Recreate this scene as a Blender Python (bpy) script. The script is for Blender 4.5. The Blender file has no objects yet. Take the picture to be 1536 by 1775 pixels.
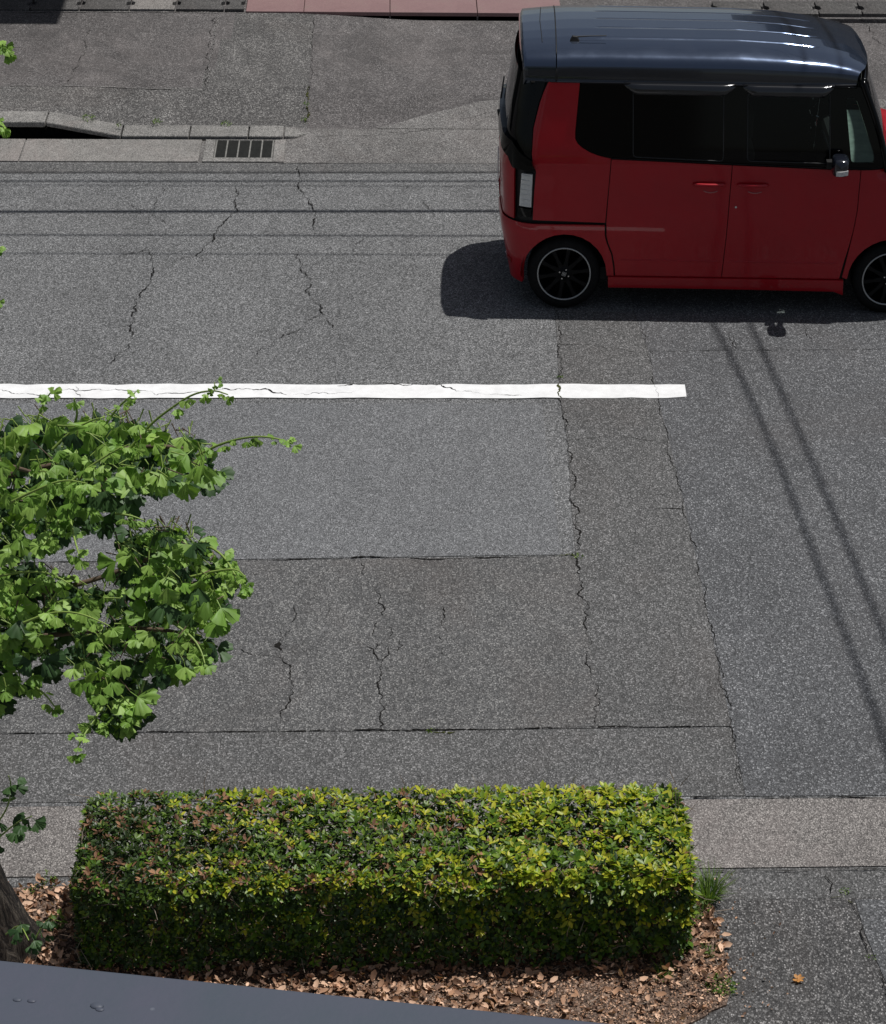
import bpy, bmesh, math, random
import numpy as np
from mathutils import Vector, Matrix
from mathutils.geometry import delaunay_2d_cdt
R=random.Random(7); NR=np.random.RandomState(5)
sc=bpy.context.scene; COL=sc.collection
PI=math.pi
# ------------------------------------------------------------ camera model (measured from the place)
CH,PITCH,YAW,ROLL,FPX=7.1102,0.69571,0.06564,0.02676,3886.49
PCX,PCY=921.43,1725.62
def _cam():
    cy,sy=math.cos(YAW),math.sin(YAW)
    F=Vector((sy*math.cos(PITCH),cy*math.cos(PITCH),-math.sin(PITCH)))
    r0=Vector((cy,-sy,0)); u0=r0.cross(F)
    r=r0*math.cos(ROLL)+u0*math.sin(ROLL); u=-r0*math.sin(ROLL)+u0*math.cos(ROLL)
    return r,u,F
CR,CU,CF=_cam()
CO=Vector((0,0,CH))
def ray(x,y): return CF+CR*((x-PCX)/FPX)-CU*((y-PCY)/FPX)
def G(x,y,z=0.):
    d=ray(x,y); return CO+d*((z-CH)/d.z)
def D(x,y,dist): return CO+ray(x,y)*dist
cam=bpy.data.cameras.new('camera'); co=bpy.data.objects.new('camera',cam); COL.objects.link(co)
m=Matrix.Identity(4)
for i in range(3):
    m[i][0]=CR[i]; m[i][1]=CU[i]; m[i][2]=-CF[i]; m[i][3]=CO[i]
co.matrix_world=m
cam.sensor_fit='VERTICAL'; cam.sensor_height=24; cam.lens=FPX/1775*24
cam.shift_x=(768-PCX)/1775; cam.shift_y=(PCY-887.5)/1775
cam.clip_start=.05; cam.clip_end=2000
sc.camera=co
# ------------------------------------------------------------ light
SUN=Vector((.32,.143,1)).normalized()
w=bpy.data.worlds.new('World'); sc.world=w; w.use_nodes=True
nt=w.node_tree; nt.nodes.clear()
sky=nt.nodes.new('ShaderNodeTexSky'); sky.sky_type='NISHITA'; sky.sun_disc=False
sky.sun_elevation=math.asin(SUN.z); sky.sun_rotation=math.atan2(SUN.x,SUN.y)
sky.air_density=1; sky.dust_density=1.2; sky.ozone_density=1
bg=nt.nodes.new('ShaderNodeBackground'); bg.inputs[1].default_value=.05
wo=nt.nodes.new('ShaderNodeOutputWorld')
hs=nt.nodes.new('ShaderNodeHueSaturation'); hs.inputs['Saturation'].default_value=.62
nt.links.new(sky.outputs[0],hs.inputs['Color']); nt.links.new(hs.outputs[0],bg.inputs[0]); nt.links.new(bg.outputs[0],wo.inputs[0])
sl=bpy.data.lights.new('sun','SUN'); sl.energy=3.55; sl.angle=math.radians(.53); sl.color=(1,.975,.95)
so=bpy.data.objects.new('sun',sl); COL.objects.link(so); so.rotation_euler=SUN.to_track_quat('Z','Y').to_euler()
so.location=(6,6,20)
sc.view_settings.view_transform='Standard'; sc.view_settings.look='None'
sc.view_settings.exposure=0; sc.view_settings.gamma=1
try: sc.view_settings.use_curve_mapping=False
except Exception: pass
sc.cycles.max_bounces=8; sc.cycles.transparent_max_bounces=16
# ------------------------------------------------------------ materials
MATS={}
def newmat(name):
    m=bpy.data.materials.new(name); m.use_nodes=True; t=m.node_tree; t.nodes.clear()
    o=t.nodes.new('ShaderNodeOutputMaterial'); b=t.nodes.new('ShaderNodeBsdfPrincipled')
    t.links.new(b.outputs[0],o.inputs[0]); MATS[name]=m
    return m,t,b,o
def N(t,typ,**kw):
    n=t.nodes.new(typ)
    for k,v in kw.items():
        if k in ('operation','blend_type','data_type','feature','interpolation_type','noise_dimensions','distance'): setattr(n,k,v)
    return n
def rgb(c): return (c[0],c[1],c[2],1)
def noise(t,scale,detail=3,rough=.6,vec=None,dist=0):
    n=t.nodes.new('ShaderNodeTexNoise'); n.inputs['Scale'].default_value=scale; n.inputs['Detail'].default_value=detail
    n.inputs['Roughness'].default_value=rough; n.inputs['Distortion'].default_value=dist
    if vec: t.links.new(vec,n.inputs['Vector'])
    return n
def voro(t,scale,vec=None,feature='F1',rand=1):
    n=t.nodes.new('ShaderNodeTexVoronoi'); n.feature=feature; n.inputs['Scale'].default_value=scale
    n.inputs['Randomness'].default_value=rand
    if vec: t.links.new(vec,n.inputs['Vector'])
    return n
def ramp(t,src,stops,interp='LINEAR'):
    n=t.nodes.new('ShaderNodeValToRGB'); n.color_ramp.interpolation=interp
    e=n.color_ramp.elements
    while len(e)<len(stops): e.new(.5)
    for i,(p,c) in enumerate(stops):
        e[i].position=p; e[i].color=rgb(c) if not isinstance(c,(int,float)) else (c,c,c,1)
    t.links.new(src,n.inputs[0]); return n
def mix(t,fac,a,b,mode='MIX'):
    n=t.nodes.new('ShaderNodeMix'); n.data_type='RGBA'; n.blend_type=mode
    for s,v in ((0,fac),(6,a),(7,b)):
        if isinstance(v,(int,float)): n.inputs[s].default_value=v if s==0 else (v,v,v,1)
        elif isinstance(v,tuple): n.inputs[s].default_value=rgb(v)
        else: t.links.new(v,n.inputs[s])
    return n.outputs[2]
def bump(t,b,h,strength,dist):
    n=t.nodes.new('ShaderNodeBump'); n.inputs['Strength'].default_value=strength; n.inputs['Distance'].default_value=dist
    t.links.new(h,n.inputs['Height']); t.links.new(n.outputs[0],b.inputs['Normal']); return n
def aggregate(name,dark,light,speck,frac=.16,cell=95,blot=.16,warm=(.13,.10,.085),warmf=.15,dirt=.0,seed=0,stain=None):
    """worn asphalt or concrete: stones of several tones bound in darker mortar"""
    m,t,b,o=newmat(name)
    tc=t.nodes.new('ShaderNodeTexCoord'); mp=t.nodes.new('ShaderNodeMapping'); mp.inputs['Location'].default_value=(seed*3.7,seed*1.9,0); mp.inputs['Scale'].default_value=(1,.68,1)
    t.links.new(tc.outputs['Object'],mp.inputs[0]); v=mp.outputs[0]
    cell*=1.15; vo=voro(t,cell,v); sep=t.nodes.new('ShaderNodeSeparateColor'); t.links.new(vo.outputs['Color'],sep.inputs[0])
    tone=ramp(t,sep.outputs[0],[(0,dark),(1-frac-.25,light),(1-frac,tuple(.5*(a+c) for a,c in zip(light,speck))),(1,speck)])
    edge=ramp(t,vo.outputs['Distance'],[(.25,1.),(.8,.35)])
    c=mix(t,1.,tone.outputs[0],edge.outputs[0],'MULTIPLY')
    # larger scattered stones
    v2=voro(t,cell*.62,v); s2=t.nodes.new('ShaderNodeSeparateColor'); t.links.new(v2.outputs['Color'],s2.inputs[0])
    pick=ramp(t,s2.outputs[1],[(.90,0.),(.93,1.)]); dsk=ramp(t,v2.outputs['Distance'],[(.18,1.),(.30,0.)])
    pk=mix(t,1.,pick.outputs[0],dsk.outputs[0],'MULTIPLY')
    c=mix(t,pk,c,tuple(min(1,s*1.05) for s in speck))
    # fine mottling
    n1=noise(t,260,2,.7,v); f1=ramp(t,n1.outputs[0],[(.3,.55),(.7,1.4)]); c=mix(t,1.,c,f1.outputs[0],'MULTIPLY')
    # slow drift of tone and warmth
    n2=noise(t,1.1,5,.62,v); f2=ramp(t,n2.outputs[0],[(.32,1-blot),(.68,1+blot)]); c=mix(t,1.,c,f2.outputs[0],'MULTIPLY')
    n3=noise(t,5.5,5,.7,v); f3=ramp(t,n3.outputs[0],[(.35,1-blot*.6),(.65,1+blot*.6)]); c=mix(t,1.,c,f3.outputs[0],'MULTIPLY')
    n4=noise(t,.8,6,.7,v,1.); f4=ramp(t,n4.outputs[0],[(.48,0.),(.72,warmf)]); c=mix(t,f4.outputs[0],c,warm)
    n6=noise(t,30,3,.6,v); f6=ramp(t,n6.outputs[0],[(.3,.86),(.7,1.14)]); c=mix(t,1.,c,f6.outputs[0],'MULTIPLY')
    if dirt:
        n5=noise(t,2.3,7,.75,v,.6); f5=ramp(t,n5.outputs[0],[(.5,0.),(.62,dirt)]); c=mix(t,f5.outputs[0],c,tuple(.5*x for x in dark))
    t.links.new(c,b.inputs['Base Color']); b.inputs['Roughness'].default_value=.86; b.inputs['Specular IOR Level'].default_value=.35
    bump(t,b,mix(t,.4,vo.outputs['Distance'],n1.outputs[0]),.55,.006)
    return m
aggregate('asphalt',(.112,.114,.114),(.208,.211,.211),(.40,.40,.40),.14,104,.11,warm=(.13,.125,.12),seed=1)
aggregate('asphalt_worn',(.125,.127,.130),(.218,.222,.226),(.38,.385,.39),.12,120,.08,warm=(.16,.172,.182),seed=2)
aggregate('asphalt_old',(.088,.088,.087),(.158,.157,.155),(.34,.335,.32),.12,108,.13,warmf=.18,seed=3)
aggregate('asphalt_strip',(.086,.086,.084),(.155,.154,.151),(.34,.335,.33),.11,106,.11,warmf=.15,seed=4)
aggregate('asphalt_blue',(.083,.085,.088),(.142,.145,.150),(.37,.375,.38),.07,104,.12,warm=(.09,.078,.072),warmf=.22,seed=5)
aggregate('asphalt_coarse',(.058,.057,.057),(.115,.113,.111),(.38,.37,.36),.10,108,.16,seed=6)
aggregate('pavement_far',(.098,.091,.089),(.158,.147,.143),(.31,.295,.285),.09,92,.2,warm=(.23,.205,.195),warmf=.3,dirt=.35,seed=7)
aggregate('pavement_far_coarse',(.078,.075,.073),(.150,.145,.140),(.36,.35,.33),.14,92,.2,warmf=.15,dirt=.3,seed=8)
aggregate('apron',(.12,.115,.11),(.225,.216,.208),(.38,.37,.35),.14,115,.2,warmf=.25,seed=9)
aggregate('gutter_concrete',(.155,.142,.133),(.255,.236,.222),(.46,.43,.40),.2,125,.10,warm=(.28,.235,.22),warmf=.3,seed=10)
aggregate('smooth_concrete',(.27,.26,.24),(.34,.325,.305),(.45,.43,.4),.05,140,.12,warm=(.34,.28,.26),warmf=.3,dirt=.15,seed=11)
aggregate('kerb_stone',(.23,.225,.21),(.34,.33,.31),(.46,.44,.41),.1,110,.2,warm=(.34,.27,.25),warmf=.4,dirt=.3,seed=12)
aggregate('lid_concrete',(.075,.073,.07),(.125,.12,.115),(.24,.23,.22),.06,120,.25,dirt=.3,seed=13)
aggregate('lid_pale',(.24,.225,.21),(.32,.30,.28),(.42,.4,.37),.08,120,.2,seed=14)
aggregate('soil',(.09,.058,.04),(.19,.125,.09),(.40,.28,.21),.2,95,.3,seed=15)
aggregate('wall_render',(.30,.28,.25),(.36,.34,.31),(.42,.4,.37),.05,60,.08,seed=16)
def simple(name,col,rough=.5,metal=0,coat=0,spec=.5,trans=0,var=0,vscale=8,bumps=0,bscale=60):
    m,t,b,o=newmat(name)
    b.inputs['Base Color'].default_value=rgb(col); b.inputs['Roughness'].default_value=rough; b.inputs['Metallic'].default_value=metal
    b.inputs['Coat Weight'].default_value=coat; b.inputs['Coat Roughness'].default_value=.03; b.inputs['Specular IOR Level'].default_value=spec
    tc=t.nodes.new('ShaderNodeTexCoord')
    if var:
        n=noise(t,vscale,5,.6,tc.outputs['Object']); f=ramp(t,n.outputs[0],[(.3,1-var),(.7,1+var)])
        t.links.new(mix(t,1.,col,f.outputs[0],'MULTIPLY'),b.inputs['Base Color'])
        r=ramp(t,n.outputs[0],[(.3,max(0,rough*(1-var))),(.7,min(1,rough*(1+var)))]); t.links.new(r.outputs[0],b.inputs['Roughness'])
    if bumps:
        n=noise(t,bscale,3,.6,tc.outputs['Object']); bump(t,b,n.outputs[0],bumps,.01)
    return m
def paint(name,col,rough,dirtc,dirt=.25,flake=None,coat=1):
    m,t,b,o=newmat(name); tc=t.nodes.new('ShaderNodeTexCoord'); v=tc.outputs['Object']
    n=noise(t,3.,6,.7,v,.5); f=ramp(t,n.outputs[0],[(.42,0.),(.8,dirt)])
    n2=noise(t,900,1,.5,v); f2=ramp(t,n2.outputs[0],[(.3,.8),(.7,1.25)])
    c=mix(t,1.,col,f2.outputs[0],'MULTIPLY'); c=mix(t,f.outputs[0],c,dirtc)
    t.links.new(c,b.inputs['Base Color']); b.inputs['Metallic'].default_value=flake or .15
    r=ramp(t,n.outputs[0],[(.4,rough),(.8,rough*1.8)]); t.links.new(r.outputs[0],b.inputs['Roughness'])
    b.inputs['Coat Weight'].default_value=coat; b.inputs['Specular IOR Level'].default_value=.5*coat; b.inputs['Coat Roughness'].default_value=.04
    n3=noise(t,2.2,2,.5,v); bump(t,b,n3.outputs[0],.12,.02)
    return m
paint('car_red',(.36,.002,.010),.4,(.2,.03,.03),.2,None,.55)
paint('car_black',(.060,.084,.135),.16,(.07,.075,.085),.2,.75)
simple('gloss_black',(.0015,.0015,.0015),.08,spec=.2); simple('roof_side_shaded',(.012,.016,.024),.12,spec=.5,coat=.6); simple('mirror_black',(.010,.012,.018),.15,spec=.5,coat=.4)
simple('matt_black',(.006,.006,.006),.6)
simple('rubber',(.006,.006,.0065),.8,spec=.2,var=.3,vscale=30)
simple('wheel_black',(.0035,.0035,.004),.55,spec=.18)
simple('rim_silver',(.42,.43,.43),.35,metal=.6)
simple('chrome',(.7,.7,.72),.12,metal=1)
simple('lens_white',(.62,.62,.60),.25,coat=.6,var=.12,vscale=60)
simple('lens_red',(.25,.01,.01),.2,coat=.6)
simple('seat_fabric',(.10,.09,.08),.9)
simple('dash_grey',(.05,.05,.05),.6); simple('dash_pale',(.34,.40,.37),.6,var=.25,vscale=12,bumps=.6,bscale=9)
simple('plate_white',(.7,.7,.68),.5)
simple('strip_pink',(.40,.15,.15),.4)
simple('rubber_seal',(.012,.013,.014),.6); simple('smoke_visor',(.010,.011,.013),.15,coat=.6)
def glass(name,tint,trans,rough=.02):
    m=bpy.data.materials.new(name); m.use_nodes=True; t=m.node_tree; t.nodes.clear(); MATS[name]=m
    o=t.nodes.new('ShaderNodeOutputMaterial'); tr=t.nodes.new('ShaderNodeBsdfTransparent'); tr.inputs[0].default_value=rgb(tuple(trans*x for x in tint))
    gl=t.nodes.new('ShaderNodeBsdfGlossy'); gl.inputs['Roughness'].default_value=rough; gl.inputs[0].default_value=(.9,.92,.95,1)
    fr=t.nodes.new('ShaderNodeFresnel'); fr.inputs[0].default_value=1.3
    mx=t.nodes.new('ShaderNodeMixShader'); t.links.new(fr.outputs[0],mx.inputs[0]); t.links.new(tr.outputs[0],mx.inputs[1]); t.links.new(gl.outputs[0],mx.inputs[2])
    t.links.new(mx.outputs[0],o.inputs[0]); return m
glass('glass_front',(.75,.85,.85),.4); glass('glass_clear',(.80,.92,.86),.85); glass('glass_privacy',(.5,.6,.7),.10)
def crackmat(name,col):
    m,t,b,o=newmat(name); tc=t.nodes.new('ShaderNodeTexCoord')
    n=noise(t,40,4,.7,tc.outputs['Object']); f=ramp(t,n.outputs[0],[(.35,tuple(.5*x for x in col)),(.7,tuple(1.7*x for x in col))])
    t.links.new(f.outputs[0],b.inputs['Base Color']); b.inputs['Roughness'].default_value=1; b.inputs['Specular IOR Level'].default_value=.05
crackmat('crack_void_dark',(.016,.015,.014)); crackmat('crack_soft',(.045,.043,.04)); crackmat('moss',(.055,.06,.022))
def mkpaint():
    m,t,b,o=newmat('line_paint'); tc=t.nodes.new('ShaderNodeTexCoord'); v=tc.outputs['Object']
    n=noise(t,9,6,.7,v); f=ramp(t,n.outputs[0],[(.3,(.72,.72,.71)),(.6,(.86,.86,.85))])
    n2=noise(t,90,4,.75,v); f2=ramp(t,n2.outputs[0],[(.62,0.),(.72,.6)])
    c=mix(t,f2.outputs[0],f.outputs[0],(.35,.34,.33)); t.links.new(c,b.inputs['Base Color']); b.inputs['Roughness'].default_value=.7
    n3=noise(t,120,2,.6,v); bump(t,b,n3.outputs[0],.4,.004)
mkpaint()
def redtile():
    m,t,b,o=newmat('red_slab'); tc=t.nodes.new('ShaderNodeTexCoord'); v=tc.outputs['Object']
    n=noise(t,1.6,6,.7,v,.4); f=ramp(t,n.outputs[0],[(.3,(.205,.118,.116)),(.52,(.24,.145,.14)),(.72,(.23,.16,.14))])
    n2=noise(t,60,3,.6,v); f2=ramp(t,n2.outputs[0],[(.3,.88),(.7,1.12)]); t.links.new(mix(t,1.,f.outputs[0],f2.outputs[0],'MULTIPLY'),b.inputs['Base Color'])
    b.inputs['Roughness'].default_value=.6
redtile()
def leafmat(name,c1,c2,rough=.42,transl=.35,tc2=None,scale=14):
    m,t,b,o=newmat(name); g=t.nodes.new('ShaderNodeNewGeometry')
    f=ramp(t,g.outputs['Random Per Island'],[(0,c1),(1,c2)])
    tc=t.nodes.new('ShaderNodeTexCoord'); n=noise(t,scale,3,.6,tc.outputs['Object']); f2=ramp(t,n.outputs[0],[(.3,.75),(.7,1.25)])
    c=mix(t,1.,f.outputs[0],f2.outputs[0],'MULTIPLY')
    t.links.new(c,b.inputs['Base Color']); b.inputs['Roughness'].default_value=rough; b.inputs['Specular IOR Level'].default_value=.4
    tr=t.nodes.new('ShaderNodeBsdfTranslucent'); k=mix(t,1.,c,(1.1,1.25,.5),'MULTIPLY'); t.links.new(k,tr.inputs[0])
    mx=t.nodes.new('ShaderNodeMixShader'); mx.inputs[0].default_value=transl
    t.links.new(b.outputs[0],mx.inputs[1]); t.links.new(tr.outputs[0],mx.inputs[2]); t.links.new(mx.outputs[0],o.inputs[0])
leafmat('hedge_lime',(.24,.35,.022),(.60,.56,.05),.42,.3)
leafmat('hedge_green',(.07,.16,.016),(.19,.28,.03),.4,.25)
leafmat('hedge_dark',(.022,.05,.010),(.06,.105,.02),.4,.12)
leafmat('hedge_brown',(.16,.07,.035),(.40,.21,.11),.6,.15)
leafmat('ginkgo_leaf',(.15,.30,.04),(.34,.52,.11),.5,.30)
leafmat('ginkgo_shaded',(.025,.065,.02),(.06,.125,.035),.5,.2)  # copy of the ginkgo leaf with inner-crown shade put into the colour
leafmat('litter_leaf',(.36,.19,.105),(.82,.55,.38),.7,.08)
leafmat('litter_dark',(.07,.035,.02),(.30,.165,.10),.7,.05)
leafmat('weed_green',(.07,.15,.025),(.19,.27,.05),.5,.3)
leafmat('fallen_orange',(.50,.23,.06),(.62,.30,.09),.6,.2)
simple('shoot_green',(.24,.34,.07),.5,var=.2)
simple('twig_brown',(.13,.09,.06),.8,var=.3,vscale=30)
simple('twig_pale',(.28,.23,.18),.8,var=.3,vscale=30)
def bark():
    m,t,b,o=newmat('bark'); tc=t.nodes.new('ShaderNodeTexCoord'); mp=t.nodes.new('ShaderNodeMapping'); mp.inputs['Scale'].default_value=(1,1,.28)
    t.links.new(tc.outputs['Object'],mp.inputs[0]); v=mp.outputs[0]
    n=noise(t,15,9,.78,v,2.2); f=ramp(t,n.outputs[0],[(.42,(.010,.008,.007)),(.5,(.055,.043,.034)),(.60,(.20,.17,.135))])
    t.links.new(f.outputs[0],b.inputs['Base Color']); b.inputs['Roughness'].default_value=.9; bump(t,b,n.outputs[0],1.,.05)
bark()
def slate():
    m,t,b,o=newmat('slate_paint'); tc=t.nodes.new('ShaderNodeTexCoord'); v=tc.outputs['Object']
    n=noise(t,9,5,.6,v,.5); f=ramp(t,n.outputs[0],[(.35,(.066,.080,.100)),(.65,(.078,.083,.110))])
    vo=voro(t,55,v); s=t.nodes.new('ShaderNodeSeparateColor'); t.links.new(vo.outputs['Color'],s.inputs[0])
    pk=ramp(t,s.outputs[0],[(.965,0.),(.975,.45)]); dk=ramp(t,vo.outputs['Distance'],[(.12,1.),(.2,0.)])
    c=mix(t,mix(t,1.,pk.outputs[0],dk.outputs[0],'MULTIPLY'),f.outputs[0],(.24,.26,.29))
    t.links.new(c,b.inputs['Base Color']); b.inputs['Roughness'].default_value=.5; b.inputs['Specular IOR Level'].default_value=.3
    n3=noise(t,140,2,.5,v); bump(t,b,n3.outputs[0],.1,.003)
slate()
simple('cable_black',(.02,.02,.02),.6)
simple('iron_dark',(.035,.036,.032),.65,metal=.3,var=.3,vscale=40)
simple('iron_pale',(.24,.235,.215),.55,metal=.3,var=.25,vscale=40)
simple('roof_tile',(.05,.055,.065),.6,var=.2,vscale=3)
simple('window_frame',(.25,.25,.25),.4,metal=.4)
simple('window_dark',(.02,.025,.03),.08)
M=lambda n:MATS[n]
# ------------------------------------------------------------ object helpers
def tag(o,label=None,cat=None,group=None,kind=None):
    if label:o['label']=label
    if cat:o['category']=cat
    if group:o['group']=group
    if kind:o['kind']=kind
    return o
def mesh(name,verts,faces,mats,midx=None,parent=None,smooth=False,normals=None):
    me=bpy.data.meshes.new(name); me.from_pydata([tuple(v) for v in verts],[],[tuple(f) for f in faces])
    for mm in (mats if isinstance(mats,(list,tuple)) else [mats]): me.materials.append(M(mm))
    if midx is not None: me.polygons.foreach_set('material_index',list(midx))
    if smooth: me.polygons.foreach_set('use_smooth',[True]*len(me.polygons))
    me.validate(); me.update()
    o=bpy.data.objects.new(name,me); COL.objects.link(o)
    if parent: o.parent=parent
    return o
def empty(name,loc=(0,0,0),rz=0):
    o=bpy.data.objects.new(name,None); COL.objects.link(o); o.location=loc; o.rotation_euler=(0,0,rz); return o
class MB:
    """collects pieces of one mesh"""
    def __init__(s): s.v=[];s.f=[];s.m=[]
    def add(s,v,f,m=0):
        n=len(s.v); s.v+=[tuple(p) for p in v]; s.f+=[tuple(i+n for i in q) for q in f]; s.m+=[m]*len(f)
    def box(s,x0,x1,y0,y1,z0,z1,m=0,rot=None):
        v=[(x,y,z) for z in(z0,z1) for y in(y0,y1) for x in(x0,x1)]
        if rot: v=[rot(Vector(p)) for p in v]
        s.add(v,[(0,2,3,1),(4,5,7,6),(0,1,5,4),(2,6,7,3),(0,4,6,2),(1,3,7,5)],m)
    def tube(s,pts,rad,n=8,m=0,cap=True):
        pts=[Vector(p) for p in pts]; k=len(pts)
        if not isinstance(rad,(list,tuple)): rad=[rad]*k
        v=[];f=[]; prev=None
        for i,p in enumerate(pts):
            d=(pts[min(i+1,k-1)]-pts[max(i-1,0)]).normalized()
            a=prev if prev is not None else (Vector((0,0,1)) if abs(d.z)<.9 else Vector((1,0,0)))
            a=(a-d*a.dot(d)).normalized(); prev=a; b=d.cross(a)
            for j in range(n):
                t=2*PI*j/n; v.append(p+(a*math.cos(t)+b*math.sin(t))*rad[i])
        for i in range(k-1):
            for j in range(n):
                f.append((i*n+j,i*n+(j+1)%n,(i+1)*n+(j+1)%n,(i+1)*n+j))
        if cap: f.append(tuple(range(n-1,-1,-1))); f.append(tuple((k-1)*n+j for j in range(n)))
        s.add(v,f,m)
    def prism(s,poly,z0,z1,m=0):
        """poly: list of (x,y); z1 may be a function"""
        n=len(poly); zf=z1 if callable(z1) else (lambda x,y:z1)
        v=[(x,y,z0) for x,y in poly]+[(x,y,zf(x,y)) for x,y in poly]
        a=sum(poly[i][0]*poly[(i+1)%n][1]-poly[(i+1)%n][0]*poly[i][1] for i in range(n))
        f=[tuple(range(n-1,-1,-1)),tuple(range(n,2*n))]+[(i,(i+1)%n,n+(i+1)%n,n+i) for i in range(n)]
        if a<0: f=[tuple(reversed(q)) for q in f]
        s.add(v,f,m)
    def build(s,name,mats,parent=None,smooth=False,bevel=0):
        o=mesh(name,s.v,s.f,mats,s.m,parent,smooth)
        if bevel:
            b=o.modifiers.new('b','BEVEL'); b.width=bevel; b.segments=2; b.limit_method='ANGLE'
        return o
def P2(pts,z=0.): return [tuple(G(x,y,z)[:2]) for x,y in pts]
# ------------------------------------------------------------ ground, road, pavement
def sheet(mb,poly,z,m): mb.add([(x,y,z) for x,y in poly],[tuple(range(len(poly))) if sum(poly[i][0]*poly[(i+1)%len(poly)][1]-poly[(i+1)%len(poly)][0]*poly[i][1] for i in range(len(poly)))>0 else tuple(range(len(poly)-1,-1,-1))],m)
mb=MB(); mb.box(-400,400,-400,400,-1.,-.15); tag(mb.build('ground',['asphalt_old']),kind='structure')
SB=[(930,240),(940,283),(952,440),(962,535),(966,600),(970,690),(985,770),(990,870),(998,965),(1010,1040),(1022,1120),(1037,1200),(1041,1264)]
SA=[(1052,240),(1060,283),(1100,545),(1124,610),(1140,690),(1155,745),(1185,870),(1210,985),(1240,1130),(1270,1270),(1293,1383)]
road=MB()
yf=20.02; yn=10.17
road.box(-60,60,yn,yf,-.14,0,0)
row=lambda pts:P2(pts)
# worn lighter lane, old lane, middle strip, bluish relaid lane (thin overlays of the same road)
def poly_sheet(pts,z,m): sheet(road,P2(pts),z,m)
LX=-4200
lane1=[(LX,700),(940,700),(948,780),(962,870),(972,962),(430,970),(0,976),(LX,1010)]
poly_sheet(lane1,.004,1)
lane2=[(LX,1012),(0,978),(430,972),(998,965),(1010,1040),(1022,1120),(1037,1200),(1041,1263),(600,1268),(0,1273),(LX,1320)]
poly_sheet(lane2,.004,2)
strip=[p for p in SB[3:-1]]+[(1041,1263)]+[(1268,1260),(1240,1130),(1210,985),(1185,870),(1155,745),(1140,690),(1124,610),(1100,545)]
poly_sheet(strip,.005,3)
poly_sheet([(LX,1322),(0,1274),(600,1269),(1268,1262),(1292,1380),(0,1393),(LX,1440)],.004,3)
ra=[(x,y) for x,y in SA[1:]]
poly_sheet(ra[:-1]+[(1293,1381),(6000,1350),(3600,283)],.0045,4)
poly_sheet([(-4000,284),(940,284),(944,300),(-4000,302)],.004,2)
# cracks: jagged ribbons that are part of the road surface
def subdiv(pts,amp,levels,rng):
    while True:
        q=[pts[0]]; big=False
        for a,b in zip(pts,pts[1:]):
            d=(b-a); L=d.length
            if L<.022: q.append(b); continue
            big=True; n=Vector((-d.y,d.x,0)).normalized()
            q.append((a+b)/2+n*rng.uniform(-1,1)*amp*min(L,.13)+(d*rng.uniform(-.12,.12) if L<.6 else d*0)); q.append(b)
        pts=q
        if not big: break
    return pts
def crack(mb,px,w,m,z=.008,amp=.21,lev=3,gap=0,seed=None,zf=None,world=False,taper=True):
    w*=.62
    rng=random.Random(seed if seed is not None else int(px[0][0]*7+px[0][1]*13))
    if world: pts=[Vector((x,y,0)) for x,y in px]
    else: pts=[G(x,y,zf if isinstance(zf,float) else 0.) for x,y in px]; pts=[Vector((p.x,p.y,0)) for p in pts]
    pts=subdiv(pts,amp,lev,rng); n=len(pts)
    L=[];Rr=[]
    for i,p in enumerate(pts):
        d=(pts[min(i+1,n-1)]-pts[max(i-1,0)]); d=d.normalized() if d.length>1e-7 else Vector((1,0,0)); nn=Vector((-d.y,d.x,0))
        e=min(i,n-1-i)/max(1,n*.12); tp=(min(1,.25+e) if taper else 1)*(.62+.38*math.sin(i*.23+px[0][0]))
        ww=w*.5*tp*rng.uniform(.45,1.5)
        L.append(p+nn*ww*rng.uniform(.7,1.3)); Rr.append(p-nn*ww*rng.uniform(.7,1.3))
    zz=(lambda p:(zf(p.x,p.y) if callable(zf) else (zf or 0))+z)
    v=[];f=[]
    for a,b in zip(L,Rr): v+=[(a.x,a.y,zz(a)),(b.x,b.y,zz(b))]
    for i in range(n-1):
        if gap and rng.random()<gap: continue
        f.append((2*i,2*i+1,2*i+3,2*i+2))
    mb.add(v,f,m)
C5,C6,C7=5,6,7
cr=lambda px,w=.011,m=5,**k: crack(road,px,w,m,**k)
cr([(520,284),(518,300),(522,330),(535,350),(545,385),(546,408)],.016)
cr([(516,440),(530,480),(538,515),(560,535),(572,562),(585,573)],.015)
cr([(285,325),(283,335),(270,352),(255,367)],.012); cr([(255,367),(270,378),(288,390)],.009); cr([(205,347),(228,358),(255,367)],.008)
cr([(408,322),(408,345),(412,365),(385,390),(372,415),(350,437),(342,447)],.017); cr([(342,447),(355,458)],.009); cr([(412,365),(404,348)],.009)
cr([(200,448),(225,440),(250,434),(275,433),(300,437)],.013); cr([(258,436),(266,460),(262,480),(235,520),(230,560),(228,595)],.016); cr([(228,595),(205,615),(185,632)],.012)
cr([(300,457),(320,447),(345,442)],.009); cr([(250,434),(248,428)],.01)
cr([(440,618),(480,588),(530,562),(556,545)],.010); cr([(440,578),(470,572),(520,562)],.007,6)
cr([(735,350),(738,357),(742,364)],.010); cr([(630,415),(618,425),(612,438)],.010); cr([(655,355),(690,362),(700,365)],.007,6)
cr([(0,470),(30,468),(55,472)],.006,6)
cr(SB[3:7],.012); cr(SB[6:11],.017,gap=.04); cr(SB[10:],.010,gap=.08)
cr(SB[:4],.010)
cr(SA[3:],.010,amp=0.15); cr(SA[1:4],.008,6,amp=0.15); cr([(1232,1100),(1241,1132),(1270,1272),(1293,1381)],.008,z=.0095,amp=.3,gap=.3)
cr([(430,973),(560,971),(640,966),(760,971),(870,967),(965,964)],.020,amp=0.06); cr([(-60,977),(200,975),(430,973)],.02,amp=0.06)
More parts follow.
